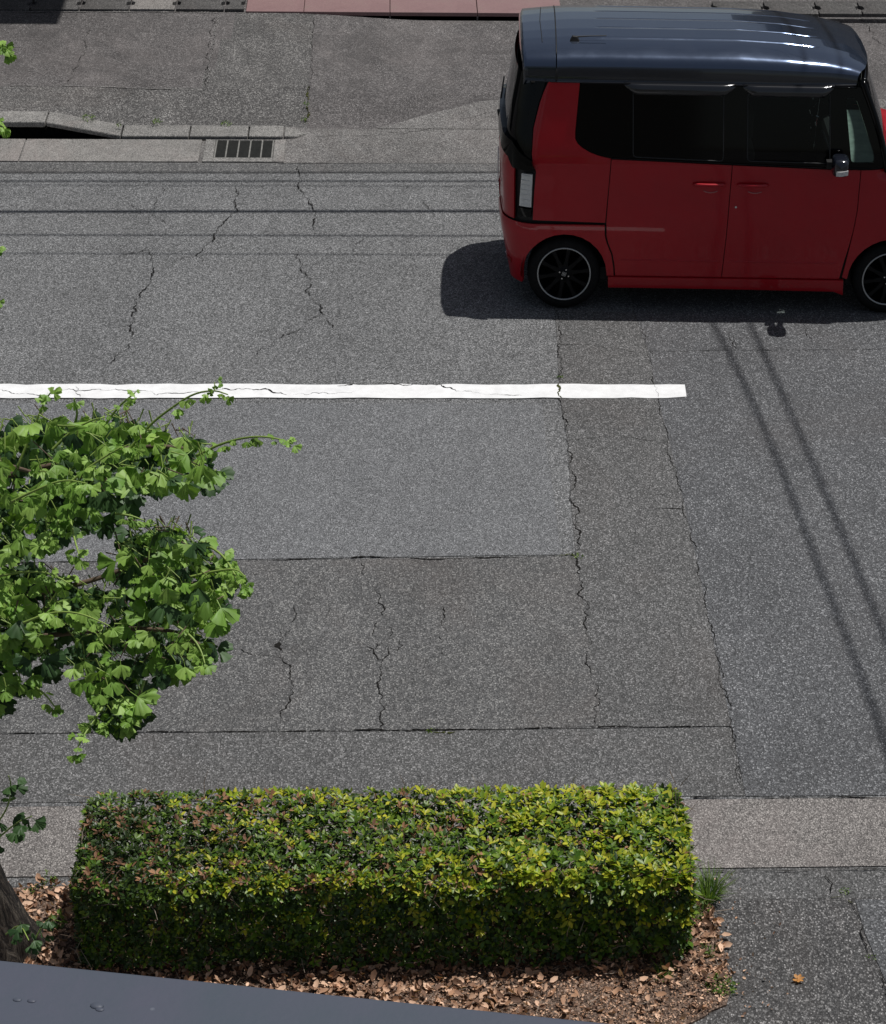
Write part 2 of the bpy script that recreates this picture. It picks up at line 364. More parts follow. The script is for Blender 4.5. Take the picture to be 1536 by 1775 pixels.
cr([(960,966),(998,966)],.02,7,gap=.2)
cr([(0,1272),(250,1270),(440,1270),(600,1267)],.016,amp=0.03,gap=.05); cr([(600,1267),(760,1268),(900,1264),(1050,1261),(1266,1260)],.015,amp=0.04,gap=.1); cr([(740,1268),(790,1270)],.028,7,gap=.2)
cr([(610,1266),(700,1267),(830,1266)],.022,amp=0.06)
z5=lambda L:[(380+x/3.657,940+y/3.657) for x,y in L]
cr(z5([(888,130),(905,200),(942,285)]),.008); cr(z5([(990,265),(1020,340),(1042,410),(1022,500)]),.012); cr(z5([(1022,500),(990,540),(980,570),(1000,620)]),.007); cr(z5([(1075,540),(1085,600),(1070,680),(1075,720),(1035,760)]),.012)
cr(z5([(1035,760),(1022,820),(1020,880),(1012,940),(1018,1020),(1050,1065),(1020,1110),(1042,1160),(1030,1200)]),.015)
cr(z5([(930,660),(980,690),(1000,740),(1035,755)]),.018); cr(z5([(980,690),(1000,645),(1040,645)]),.008); cr(z5([(1070,685),(1130,690),(1165,660),(1150,620)]),.007); cr(z5([(980,690),(930,700)]),.006);cr(z5([(1000,740),(985,780)]),.006); cr(z5([(930,660),(900,640)]),.006)
cr(z5([(470,400),(492,460),(430,520)]),.007); cr(z5([(455,560),(430,610)]),.006); cr(z5([(385,570),(378,640)]),.008)
cr(z5([(380,640),(395,690)]),.05,amp=.3); cr(z5([(395,690),(405,760),(440,870),(450,980),(395,1070),(400,1200)]),.013)
cr(z5([(135,680),(190,710),(260,725),(330,725)]),.014); cr(z5([(330,725),(390,735)]),.007); cr(z5([(130,720),(150,720)]),.012); cr(z5([(0,820),(110,760)]),.005,6)
cr(z5([(1415,410),(1410,500),(1445,572)]),.011); cr(z5([(1400,595),(1412,640)]),.009); cr(z5([(1430,640),(1442,730)]),.008)
z3=lambda L:[(560+x/2.0757,540+y/2.0757) for x,y in L]
cr(z3([(850,120),(970,122)]),.010); cr(z3([(970,122),(1060,138),(1160,150)]),.008,6,amp=0.15); cr(z3([(1160,146),(1536,142),(2100,136)]),.008,5,amp=0.06)
cr(z3([(650,166),(690,162),(750,152)]),.009); cr(z3([(750,152),(850,146)]),.006,6)
cr(z3([(885,465),(960,458),(1060,450),(1130,460),(1235,470)]),.008,6); cr(z3([(1140,712),(1300,710)]),.011,amp=0.06); cr(z3([(1150,100),(1175,140),(1192,165)]),.007); cr(z3([(1467,80),(1480,110),(1490,137)]),.011)
cr([(1398,555),(1400,570),(1410,602)],.008); cr([(1262,575),(1278,605)],.007,6)
cr([(1300,1384),(1536,1384),(2100,1380)],.018,amp=0.04); cr([(-400,1402),(0,1397),(150,1396)],.009,6,amp=0.06); cr([(1195,1385),(1300,1384)],.015,amp=0.06)
tag(road.build('road',['asphalt','asphalt_worn','asphalt_old','asphalt_strip','asphalt_blue','crack_void_dark','crack_soft','moss']),kind='structure')
# painted line with ragged edges and the cracks through it
ln=MB(); top=[];bot=[]
for i in range(241):
    x=-6200+(1187+6200)*i/240
    top.append((x,668+(R.uniform(-1,1)*1.3)))
    bot.append((x+(3 if i==240 else 0),691.5+(R.uniform(-1,1)*.9)-(1.5 if i==240 else 0)))
a=[G(x,y) for x,y in top]; b=[G(x,y) for x,y in bot]
v=[];f=[]
for p,q in zip(a,b): v+=[(p.x,p.y,.0085),(q.x,q.y,.0085)]
for i in range(240): f.append((2*i,2*i+1,2*i+3,2*i+2))
ln.add(v,f,0)
cl=lambda px,w,m=1,**k: crack(ln,px,w,m,z=.011,**k)
cl([(45,684),(80,688),(120,676),(150,679),(200,676),(262,680)],.011); cl([(262,680),(272,687),(285,684),(330,682),(388,678)],.011); cl([(385,676),(440,678),(460,676),(498,687)],.02,lev=4); cl([(130,672),(132,684),(140,690)],.01)
cl([(585,671),(640,668),(700,670),(765,669),(800,681)],.016,lev=4); cl([(800,681),(860,685),(905,688)],.006,2); cl([(500,687),(560,682),(620,680)],.006,2); cl([(1134,668),(1137,680),(1142,691)],.006,2)
cl([(968,667),(970,680),(975,692)],.034,3); cl([(0,677),(20,684),(45,684)],.007,2)
tag(ln.build('road_marking',['line_paint','crack_void_dark','crack_soft','moss']),kind='structure')
# near side: concrete gutter, dark strip, footpath, soil bed
ng=MB(); ng.box(-60,60,9.53,yn-.004,-.14,.002,0)
def yj(x): return 9.53
tag(ng.build('gutter',['gutter_concrete']),kind='structure')
fp=MB(); fp.box(-60,60,9.26,9.526,-.14,-.003,0); fp.box(-60,60,1.9,9.256,-.14,-.001,1)
sheet(fp,P2([(1482,1560),(1500,1620),(1560,1760),(4000,1760),(3300,1560)],0.),.004,2)
crack(fp,[(1478,1560),(1482,1580),(1502,1640),(1530,1700),(1560,1760)],.009,3,z=.008,amp=0.18); crack(fp,[(1433,1515),(1440,1540),(1446,1560)],.010,3,z=.006); crack(fp,[(1200,1513),(1300,1511),(1420,1508),(1700,1505)],.012,4,z=.007,amp=0.06)
crack(fp,[(1440,1558),(1470,1562),(1480,1570)],.012,5,z=.007,gap=.3)
tag(fp.build('footpath',['asphalt_strip','asphalt_coarse','asphalt_blue','crack_void_dark','crack_soft','moss']),kind='structure')
bed=[(-2.7,9.38),(-2.2,9.40),(-1.9,9.44),(-1.5,9.43),(0,9.4),(1.2,9.36),(1.5,9.27),(1.55,9.0),(1.57,8.6),(1.5,8.4),(1.25,8.2),(.7,8.12),(-.5,8.1),(-2.7,8.0)]
sb=MB(); bp=[]
for i,(x,y) in enumerate(bed):
    x2,y2=bed[(i+1)%len(bed)]
    for k in range(4): bp.append((x+(x2-x)*k/4+R.uniform(-.02,.02),y+(y2-y)*k/4+R.uniform(-.02,.02)))
sb.prism(bp,-.13,.012,0); tag(sb.build('planting_bed',['soil']),kind='structure')
# far side
def ss(a,b,x): t=min(1,max(0,(x-a)/(b-a))); return t*t*(3-2*t)
def hk(x):
    if x<-3.2: return .14
    if x<-2.55: return .14-.12*(x+3.2)/.65
    if x<-1.1: return .022
    return .022*(1-ss(-1.1,-.85,x))+.004
def zf(x,y):
    H=.12-.06*ss(-1.2,.3,x)
    t=ss(20.9,21.75,y); base=hk(x)*(1-t)+H*t
    if y<20.9 and x>-.9: base=.004
    return base
fg=MB(); fg.box(-60,60,yf,20.62,-.14,.0,0); tag(fg.build('far_gutter_bed',['apron']),kind='structure'); bpy.data.objects['far_gutter_bed'].name='gutter'
slabs=MB()
edges=[-9.4,-8.2,-7.0,-5.8,-4.6,-3.4]
xj=[G(x,262).x for x in (350,)][0]
ys0,ys1=20.03,20.585
def skew(x,y): return x+(y-ys0)*-.0
px=[-60]+edges+[xj-.008]
for a_,b_ in zip(px,px[1:]): slabs.prism([(a_+.006,ys0),(b_-.006,ys0),(b_-.006,ys1),(a_+.006,ys1)],-.02,.012)
tag(slabs.build('gutter_slabs',['smooth_concrete'],bevel=.003),kind='structure')
pv=MB(); xs=[-60,-30,-12,-8,-6]+[ -5+.1*i for i in range(0,90)]+[4.5,6,9,14,30,60]; ys=[20.9+.085*i for i in range(0,36)]+[23.97]
nx,ny=len(xs),len(ys)
joint1=lambda y:-1.60-(y-20.9)*-.0
def pavm(x,y):
    xa=-1.92+(y-21.55)*.11   # joint from the picture
    if y<20.9+.78 and x<xa: return 1
    if xa<=x<-.93: return 1
    return 0
def apr(x): # edge between road-coloured apron and pavement
    return 20.75+ss(-.9,1.2,x)*.85
v=[(x,y,zf(x,y)) for y in ys for x in xs]; f=[];mi=[]
for j in range(ny-1):
    for i in range(nx-1):
        f.append((j*nx+i,j*nx+i+1,(j+1)*nx+i+1,(j+1)*nx+i)); mi.append(pavm((xs[i]+xs[i+1])/2,(ys[j]+ys[j+1])/2))
for q,k in zip(f,mi): pass
pv.v=v;pv.f=f;pv.m=mi
# apron fills between gutter line and pavement on the right
ax=[-1.13,-1.03]+[-.93+.1*i for i in range(0,80)]+[9,14,30,60]
v=[];f=[]
for x in ax: v+=[(x,20.02,.006),(x,20.62,.007),(x,20.9,zf(x,20.9)+.001)]
for i in range(len(ax)-1):
    for k in (0,1): f.append((3*i+k,3*i+3+k,3*i+4+k,3*i+1+k))
pv.add(v,f,2)
ax2=[-.96+.05*i for i in range(0,140)]+[9,14,30,60]; v=[];f=[]
for x in ax2:
    ye=apr(x)+.02*math.sin(x*3.1)+.012*math.sin(x*11)
    for k in range(9): y=20.9+(ye-20.9)*k/8 if ye>20.9 else 20.9; v.append((x,y,zf(x,y)+.005))
for i in range(len(ax2)-1):
    for k in range(8):
        if abs(v[9*i+k+1][1]-v[9*i+k][1])>1e-4: f.append((9*i+k,9*i+9+k,9*i+10+k,9*i+1+k))
pv.add(v,f,2)
cf=lambda px,w,m,z0=.1,**k: crack(pv,px,w,m,z=.006,zf=zf,**k)
def Gf(x,y):
    z=.08
    for _ in range(6):
        p=G(x,y,z); z=zf(p.x,p.y)
    return (p.x,p.y)
def cfar(px,w,m,**k): crack(pv,[Gf(*p) for p in px],w,m,z=.006,zf=zf,world=True,**k)
cfar([(374,26),(366,70),(358,115),(350,158)],.014,3,gap=.25,amp=0.24); cfar([(380,26),(372,70),(362,120),(354,158)],.03,5,amp=0.15)
cfar([(545,30),(541,90),(536,150),(532,215)],.012,3,gap=.3,amp=.1); cfar([(536,150),(533,180),(530,216)],.03,6,gap=.35)
cfar([(-200,150),(0,149),(120,149),(240,154),(350,158)],.03,5,amp=0.06); cfar([(165,45),(140,100),(118,150)],.012,4,gap=.2)
cfar([(530,237),(600,236),(700,232),(780,214),(880,182)],.02,5,amp=0.15); cfar([(670,232),(740,226)],.008,4)
cfar([(505,283),(560,284)],.012,3,amp=0.06); cfar([(1500,40),(1520,70),(1540,90)],.012,3)
cfar([(0,22),(200,21),(425,23)],.05,5,amp=.01)
tag(pv.build('pavement',['pavement_far','pavement_far_coarse','apron','crack_void_dark','crack_soft','apron','moss'],smooth=True),kind='structure')
# kerb stones along the far pavement
kb=MB(); kx=[-60,-30,-12,-8.6,-8,-7.4,-6.8,-6.2,-5.6,-5.0,-4.4,-3.8,-3.22,-2.56,-1.95,-1.42,-1.10,-.88]
for a_,b_ in zip(kx,kx[1:]):
    g=.006; n=6
    for i in range(1):
        x0,x1=a_+g,b_-g; yb=20.90; y0=20.615
        if b_==-.88: poly=[(x0,y0),(x1-.1,y0+.02),(x1,20.75),(x0,yb-.02)]
        else: poly=[(x0,y0),(x1,y0),(x1,yb),(x0,yb)]
        n0_=len(kb.v)
        kb.prism(poly,-.13 if a_>-2.6 else max(.0,hk(b_)-.038),lambda x,y:hk(min(max(x,x0),x1))+.012)
        if b_==-2.56:
            for q_ in range(n0_,n0_+4): kb.v[q_]=(kb.v[q_][0],kb.v[q_][1],max(-.01,hk(kb.v[q_][0])-.03))
kb.box(-60,-2.56,20.83,20.899,-.12,.015,1)  # near-black backing: the dark of the inlet void put into its colour
tag(kb.build('kerb',['kerb_stone','crack_void_dark'],bevel=.01),kind='structure')
# gutter line shadow gap: the slabs stop short of the kerb
gp=MB(); gp.box(-60,-.9,20.585,20.614,-.02,.003); tag(gp.build('gutter_gap',['crack_void_dark']),kind='structure'); bpy.data.objects['gutter_gap'].name='gutter'
# drain
xa,xb=G(354,262).x,G(494,262).x
dr=empty('drain_grate',((xa+xb)/2,20.3,0)); tag(dr,'dark iron drain grate with five bays set in pale concrete beside the kerb','drain')
hw=(xb-xa)/2; gl,gr=G(373,260).x-(xa+xb)/2,G(474,260).x-(xa+xb)/2
fr=MB(); y0,y1=ys0-20.3,ys1-20.3; g0,g1=y0+.10,y1-.02
fr.box(-hw,gl-.006,y0,y1,-.1,.014); fr.box(gr+.006,hw,y0,y1,-.1,.014); fr.box(gl-.006,gr+.006,y0,g0-.004,-.1,.0135); fr.box(gl-.006,gr+.006,g1+.004,y1,-.1,.0135)
fr.build('surround',['kerb_stone'],dr,bevel=.004)
bb=MB(); bb.box(gl-.005,gr+.005,g0-.003,g1+.003,-.06,-.012)
for i in range(26):
    y=g0+.012+i*(g1-g0-.024)/25; bb.box(gl,gr,y-.004,y+.004,-.011,.008)
bb.build('slats',['iron_dark'],dr)
for i in range(6):
    x=gl+(gr-gl)*i/5; c=MB(); x=min(max(x,gl+.006),gr-.006); c.box(x-.006,x+.006,g0,g1,-.01,.0125); c.build('bar',['iron_pale'],dr)
# covered gutter of the far property, red slabs
z0=.12
def lidrow(xs_px,rowy,mats,pale=-1,lab=None):
    for i,(p,q) in enumerate(zip(xs_px,xs_px[1:])):
        A=G(p,rowy,z0);B=G(q,rowy,z0); x0=A.x+.008;x1=B.x-.008;ya=A.y;yb=ya+.42
        n=.035
        o=MB(); o.prism([(x0,ya),(x1-n,ya),(x1,ya)if 0 else (x1,ya+.0),(x1,ya+.12),(x1-n,ya+.15),(x1-n,ya+.24),(x1,ya+.27),(x1,yb),(x0,yb),(x0,ya+.27),(x0+n,ya+.24),(x0+n,ya+.15),(x0,ya+.12)],.02,.135)
        ob=o.build('gutter_cover',['lid_pale' if i==pale else 'lid_concrete'],bevel=.004)
        c=Vector(((x0+x1)/2,ya,0)); 
        ob.data.transform(Matrix.Translation(-c)); ob.location=c
        tag(ob,lab[i],'gutter cover','concrete covers over the gutter beyond the far pavement')
pos=['first from the left edge','second from the left edge','third from the left edge','','next right of the pale one','cut short against the red slabs']
labs=['dark concrete gutter cover at the top left, '+s for s in pos]; labs[3]='pale concrete gutter cover among dark ones at the top left'
lidrow([-30,52,137,224,304,389,424],18,None,3,labs)
labs=['dark concrete gutter cover behind the car roof, leftmost behind the roof','dark concrete gutter cover behind the roof, second from the left','dark concrete gutter cover at the top right, above the windscreen pillar','dark concrete gutter cover in the top right corner']
lidrow([1240,1330,1420,1495,1590],26,None,-1,labs)
for i,(p,q,lb) in enumerate(((425,526,'narrow red paving slab beside the gutter covers'),(526,676,'wide red paving slab, second from the gutter covers'),(676,828,'wide red paving slab in the middle top, third from the gutter covers'),(828,975,'red paving slab running behind the rear corner of the car roof'))):
    A=G(p,24,.135);B=G(q,26,.135); o=MB(); o.prism([(A.x+.003,23.96),(B.x-.003,23.96),(B.x-.003,25.1),(A.x+.003,25.1)],.02,.137)
    ob=o.build('paving_slab',['red_slab'],bevel=.005); c=Vector(((A.x+B.x)/2,23.96,0)); ob.data.transform(Matrix.Translation(-c)); ob.location=c
    tag(ob,lb,'paving slab','red paving slabs at the top of the picture')
yd=MB(); yd.box(-60,60,23.96,60,-.14,.10); tag(yd.build('yard',['pavement_far']),kind='structure')
# houses opposite, whose shade and reflection the picture shows
def house(x0,x1,y0,y1,hh,label):
    h=empty('house',((x0+x1)/2,y0,.1)); tag(h,label,'house'); cx=(x0+x1)/2; W2=(x1-x0)/2; dp=y1-y0
    b=MB(); b.box(-W2,W2,0,dp,0,hh); b.build('wall',['wall_render'],h)
    r=MB(); e=.6; zt=hh+1.6
    r.add([(-W2-e,-e,hh+.02),(W2+e,-e,hh+.02),(W2+e,dp+e,hh+.02),(-W2-e,dp+e,hh+.02),(-W2+1.2,dp/2,zt),(W2-1.2,dp/2,zt)],[(0,1,5,4),(1,2,5),(2,3,4,5),(3,0,4),(3,2,1,0)]); r.build('roof',['roof_tile'],h)
    for zz in (1.0,3.8):
        for xx in (-W2*.55,W2*.45):
            o=MB(); o.box(xx-.85,xx+.85,-.04,.02,zz,zz+1.2); fw=o.build('window',['window_frame'],h)
            o=MB(); o.box(xx-.78,xx+.78,-.05,-.041,zz+.07,zz+1.13); o.build('pane',['window_dark'],fw)
house(-12,-2.12,25.0,33,6.0,'cream two-storey house opposite on the left, out of the picture above the gutter covers')
house(5.3,14,26.5,34,5.4,'cream two-storey house opposite on the right, mirrored in the car roof')
# overhead cables: only their shadows show on the road
def cable(p0,p1,zc,sag,rad,label,group):
    off=Vector((SUN.x/SUN.z,SUN.y/SUN.z,1))*zc
    pts=[]
    for i in range(41):
        t=i/40; p=Vector(p0).lerp(Vector(p1),t); p=Vector((p.x,p.y,0))+off; p.z-=0; 
        p+=Vector((0,0,1))*(-sag*4*t*(1-t)+sag); pts.append(p)
    c=MB(); c.tube(pts,rad,8); o=c.build('overhead_cable',['cable_black'],smooth=True); tag(o,label,'cable',group)
def wl(y1,y2,x=None): # shadow row pixel at left and at the car
    A=G(0,y1);B=G(860,y2); d=(B-A)/(B.x-A.x); return A+d*(-22-A.x),A+d*(22-A.x)
for i,(y1,y2,zc,rad,lb) in enumerate(((299,299,6.6,.011,'thin overhead cable that shades the road nearest the far gutter'),(314,314,6.4,.017,'overhead cable casting the second shadow line from the far gutter'),(321,323,6.2,.008,'thin overhead cable casting the faint third shadow line from the far gutter'),(367,366,6.0,.030,'thick overhead cable casting the darkest shadow line across the road'),(407,409,5.8,.014,'overhead cable casting the shadow line just below the darkest one'),(439,442,5.6,.009,'thin overhead cable casting the faint shadow line nearest the road centre'))):
    A,B=wl(y1,y2); cable(A,B,zc,.0,rad,lb,'cables strung along the far side of the road')
for px_,rad,lb in (([(1235,560),(1270,625),(1350,800),(1418,985),(1500,1190),(1540,1310)],.021,'overhead cable crossing the road, casting the left of two slanting shadows'),([(1310,585),(1345,660),(1420,830),(1490,1000),(1540,1120)],.021,'overhead cable crossing the road, casting the right of two slanting shadows')):
    g_=[G(*p) for p in px_]; off=Vector((SUN.x/SUN.z,SUN.y/SUN.z,1))
    d0=(g_[0]-g_[1]).normalized(); d1=(g_[-1]-g_[-2]).normalized()
    ps=[g_[0]+d0*7]+g_+[g_[-1]+d1*4]
    # smooth
    for _ in range(3):
        q=[ps[0]]
        for a_,b_ in zip(ps,ps[1:]): q+=[a_.lerp(b_,.25),a_.lerp(b_,.75)]
        ps=q+[ps[-1]]
    c=MB(); c.tube([p+off*(7.4+.02*(p.y-10)) for p in ps],rad*.9,8); tag(c.build('overhead_cable',['cable_black'],smooth=True),lb,'cable','cables crossing the road to the near building')
# ------------------------------------------------------------ near balcony edge
A=G(0,1662,5.9);B=G(1090,1775,5.9); dv=(B-A).normalized(); nv=Vector((-dv.y,dv.x,0))
bal=empty('balcony_parapet',(A.x,A.y,0),math.atan2(dv.y,dv.x)); tag(bal,'slate blue painted parapet edge slanting across the bottom left corner','parapet')
c=MB(); c.box(-2.6,3.4,-.34,0,5.865,5.9); c.box(-2.6,3.4,-.012,0.0,5.80,5.864); c.build('coping',['slate_paint'],bal,bevel=.004)
c=MB(); c.box(-2.6,3.4,-.30,-.04,-.1,5.862); c.build('wall',['wall_render'],bal)
for (a_,b_,s_) in ((168,1744,.006),(173,1750,.004),(55,1735,.004),(30,1733,.004)):  # small raised lumps for the rain spots on the coping
    p=G(a_,b_,5.9)-Vector((A.x,A.y,0)); q=Matrix.Rotation(-math.atan2(dv.y,dv.x),4,'Z')@p
    bm=bmesh.new(); bmesh.ops.create_uvsphere(bm,u_segments=10,v_segments=6,radius=s_); 
    me=bpy.data.meshes.new('water_spot'); 
    bmesh.ops.scale(bm,vec=(1,.7,.3),verts=bm.verts); bmesh.ops.translate(bm,vec=(q.x,q.y,5.9),verts=bm.verts); bm.to_mesh(me); bm.free(); me.materials.append(M('slate_paint')); me.polygons.foreach_set('use_smooth',[True]*len(me.polygons))
    o=bpy.data.objects.new('water_spot',me); COL.objects.link(o); o.parent=bal
# ------------------------------------------------------------ the car (x forward from rear hub, y inboard from near side, z up)
CAR=empty('parked_car',(1.2074,16.7973,0),-.03764); tag(CAR,'boxy dark red van-like small car with glossy black roof standing on the far lane','car')
def lerpt(tab,z):
    if z<=tab[0][0]: return tab[0][1]
    for (a,x),(b,y) in zip(tab,tab[1:]):
        if z<=b: t=(z-a)/(b-a); return x+(y-x)*t
    return tab[-1][1]
CW=1.56
def yin(z):
    t=z-1.14; w_=.14
    if t>=w_: return .02+.19*t
    if t>-w_: return .02+.19*(t+w_)**2/(4*w_)
    if z>.4: return .02-.016*math.sin((z-.4)/.6*PI)**2
    return .02+(.4-z)**2*.6
XR=[(.18,-.41),(.3,-.43),(.42,-.455),(.58,-.485),(.66,-.49),(.72,-.475),(.9,-.485),(1.05,-.492),(1.15,-.48),(1.3,-.46),(1.5,-.425),(1.7,-.385),(1.9,-.34)]
XFR=[(.15,2.90),(.3,2.95),(.5,2.97),(.8,2.95),(1.0,2.86),(1.12,2.6),(1.14,2.6)]
RC=.27; RF=.38
def shell(s,z,side=0):
    y0=yin(z); xr=lerpt(XR,z); x0=xr+RC
    xf=lerpt(XFR,z); x1=xf-RF if z<1.14 else 99
    if s>=x0 and s<=x1: x=s;y=y0
    elif s<x0:
        a=(x0-s)/RC
        if a<PI/2: x=x0-RC*math.sin(a); y=y0+RC*(1-math.cos(a))
        else:
            y=y0+RC+(x0-s-RC*PI/2); x=xr-.02*(1-((y-CW/2)/(CW/2-y0-RC))**2)
    else:
        a=(s-x1)/RF
        if a<PI/2: x=x1+RF*math.sin(a); y=y0+RF*(1-math.cos(a))
        else: y=y0+RF+(s-x1-RF*PI/2); x=xf
    if side: y=CW-y
    return Vector((x,y,z))
def shn(s,z,side=0):
    e=.004; a=shell(s+e,z,side)-shell(s-e,z,side); b=shell(s,z+e,side)-shell(s,z-e,side)
    n=a.cross(b); n.normalize()
    return -n if side else n
def inside(p,poly):
    x,y=p;c=False;n=len(poly);j=n-1
    for i in range(n):
        xi,yi=poly[i];xj_,yj_=poly[j]
        if (yi>y)!=(yj_>y) and x<(xj_-xi)*(y-yi)/(yj_-yi)+xi: c=not c
        j=i
    return c
def dense(poly,d=.03,closed=True):
    q=[];n=len(poly)
    for i in range(n if closed else n-1):
        a=poly[i];b=poly[(i+1)%n]; L=math.hypot(b[0]-a[0],b[1]-a[1]); k=max(1,int(math.ceil(L/d)))
        for j in range(k): q.append((a[0]+(b[0]-a[0])*j/k,a[1]+(b[1]-a[1])*j/k))
    return q
def offset(poly,g):
    n=len(poly); ar=sum(poly[i][0]*poly[(i+1)%n][1]-poly[(i+1)%n][0]*poly[i][1] for i in range(n)); sg=1 if ar>0 else -1
    q=[]
    for i in range(n):
        a,b,c=poly[i-1],poly[i],poly[(i+1)%n]
        d1=Vector((b[0]-a[0],b[1]-a[1])).normalized(); d2=Vector((c[0]-b[0],c[1]-b[1])).normalized()
        n1=Vector((-d1.y,d1.x))*sg; n2=Vector((-d2.y,d2.x))*sg; m_=(n1+n2)
        if m_.length<1e-4: m_=n1
        m_.normalize(); k=g/max(.35,m_.dot(n1)); q.append((b[0]+m_.x*k,b[1]+m_.y*k))
    return q
def roundc(poly,r,which=None):
    """round corners with radius-ish r"""
    q=[];n=len(poly)
    for i in range(n):
        a,b,c=[Vector(p) for p in (poly[i-1],poly[i],poly[(i+1)%n])]
        if which is not None and i not in which: q.append(tuple(b)); continue
        l1=min(r,(a-b).length*.45); l2=min(r,(c-b).length*.45); p=b+(a-b).normalized()*l1; s_=b+(c-b).normalized()*l2
        for k in range(5):
            t=k/4; u=p.lerp(b,t).lerp(b.lerp(s_,t),t); q.append(tuple(u))
    return q
def panel(name,poly,mat,side=0,off=0.,gap=.003,thick=.015,grid=.045,holes=[],parent=None,pos=shell,nor=shn):
    poly=offset(dense(poly,.03),gap) if gap else dense(poly,.03)
    hs=[dense(h,.03) for h in holes]
    V2=[];E2=[]
    for loop in [poly]+hs:
        k=len(V2); V2+=[Vector(p) for p in loop]; E2+=[(k+i,k+(i+1)%len(loop)) for i in range(len(loop))]
    xs_=[p[0] for p in poly];zs_=[p[1] for p in poly]; nb=len(V2)
    x=min(xs_)+grid/2
    while x<max(xs_):
        z=min(zs_)+grid/2
        while z<max(zs_):
            if inside((x,z),poly) and not any(inside((x,z),h) for h in hs):
                if min(math.hypot(x-v[0],z-v[1]) for v in V2[:nb])>grid*.4: V2.append(Vector((x,z)))
            z+=grid
        x+=grid
    vs,es,fs,ov,oe,of=delaunay_2d_cdt(V2,E2,[],0,1e-6)
    keep=[]
    for t in fs:
        cx_=sum(vs[i][0] for i in t)/3; cz=sum(vs[i][1] for i in t)/3
        if inside((cx_,cz),poly) and not any(inside((cx_,cz),h) for h in hs): keep.append(t)
    P3=[];Nn=[]
    for v in vs:
        n=nor(v[0],v[1],side); P3.append(pos(v[0],v[1],side)+n*off); Nn.append(n)
    faces=[]
    for t in keep:
        n=(P3[t[1]]-P3[t[0]]).cross(P3[t[2]]-P3[t[0]]); faces.append(tuple(t) if n.dot(Nn[t[0]])>0 else tuple(reversed(t)))
    cnt={}
    for t in faces:
        for i in range(3): cnt[(t[i],t[(i+1)%3])]=1
    be=[(a,b) for (a,b) in cnt if (b,a) not in cnt]
    bm_=bmesh.new(); bv=[bm_.verts.new(p) for p in P3]
    ln_=[]
    for t in faces:
        try: f_=bm_.faces.new([bv[i] for i in t]); f_.smooth=True
        except ValueError: pass
    nn=len(P3); inn={}
    rim=[]
    for a,b in be:
        for i in (a,b):
            if i not in inn: inn[i]=(bm_.verts.new(P3[i]-Nn[i]*.003),bm_.verts.new(P3[i]-Nn[i]*thick),bm_.verts.new(P3[i]))
        f_=bm_.faces.new([inn[b][2],inn[a][2],inn[a][1],inn[b][1]]); f_.smooth=False
    me=bpy.data.meshes.new(name); 
    loose=[v for v in bm_.verts if not v.link_faces]; 
    for v in loose: bm_.verts.remove(v)
    bm_.to_mesh(me); bm_.free(); me.materials.append(M(mat))
    o=bpy.data.objects.new(name,me); COL.objects.link(o); o.parent=parent or CAR
    # exact normals
    try:
        nl=[]
        kd={}
        for p,n in zip(P3,Nn): kd[(round(p.x,5),round(p.y,5),round(p.z,5))]=n
        for poly_ in me.polygons:
            for li in poly_.loop_indices:
                if poly_.use_smooth:
                    c_=me.vertices[me.loops[li].vertex_index].co; n=kd.get((round(c_.x,5),round(c_.y,5),round(c_.z,5)))
                    nl.append(tuple(n) if n is not None else tuple(poly_.normal))
                else: nl.append(tuple(poly_.normal))
        me.normals_split_custom_set(nl)
    except Exception as ex: print('normals',ex)
    return o
def arc(cx_,cz,r,a0,a1,n=14): return [(cx_+r*math.cos(math.radians(a0+(a1-a0)*i/n)),cz+r*math.sin(math.radians(a0+(a1-a0)*i/n))) for i in range(n+1)]
AR=.325; HX=2.52
S_REAR=-.18-.27*PI/2-.45   # reaches past the rear centre
qpoly=[(-.159,1.70),(.079,1.70),(.066,1.52),(.054,1.36),(.056,1.315),(.075,1.283),(.11,1.255),(.16,1.228),(.22,1.206),(.28,1.192),(.327,1.183),(.318,.985),(.303,.723),(.303,.703),(-.255,.715),(-.252,.80),(-.247,.93),(-.236,1.08),(-.262,1.13),(-.270,1.20),(-.262,1.38),(-.221,1.544),(-.195,1.62)]
# rear bumper quarter: from gap down, arch cut, wraps to rear
LOWX=-.43
bump_=[(.300,.690),(.303,.605),(.324,.54),(.359,.458),(.379,.36),(.386,.284),(.326,.284)]+[p for p in arc(0,.285,AR,4,180)]+[(-.325,.22),(-.335,.19),(-.95,.19),(-.95,.69)]
rdoor=[(.327,1.178),(1.236,1.150),(1.232,.819),(1.229,.588),(1.218,.283),(.392,.283),(.385,.36),(.365,.458),(.330,.54),(.312,.60),(.306,.723),(.318,.985)]
fdoor=[(1.236,1.150),(1.975,1.130),(2.205,1.130),(2.210,.835),(2.195,.67),(2.176,.534),(2.150,.40),(2.132,.283),(1.218,.283),(1.229,.588),(1.232,.819)]
fend=[(2.205,1.130),(2.52,1.132),(2.62,1.12),(2.84,1.02),(2.95,.98),(3.12,.95),(3.12,.24),(2.87,.2)]+arc(HX,.285,AR,-10,180,16)+[(2.18,.285),(2.15,.30),(2.176,.50),(2.195,.67),(2.210,.835)]
sill=[(.338,.283),(2.165,.283),(2.178,.155),(2.135,.170),(2.10,.185),(1.2,.192),(.342,.192)]
blackband=[(.079,1.702),(2.185,1.702),(2.28,1.48),(2.38,1.28),(2.455,1.135),(2.30,1.132),(1.975,1.132),(1.236,1.152),(.327,1.181),(.28,1.190),(.22,1.204),(.16,1.226),(.11,1.253),(.075,1.281),(.056,1.313),(.054,1.36),(.066,1.52)]
fw_hole=roundc([(1.345,1.180),(1.965,1.172),(1.925,1.665),(1.318,1.665)],.03)
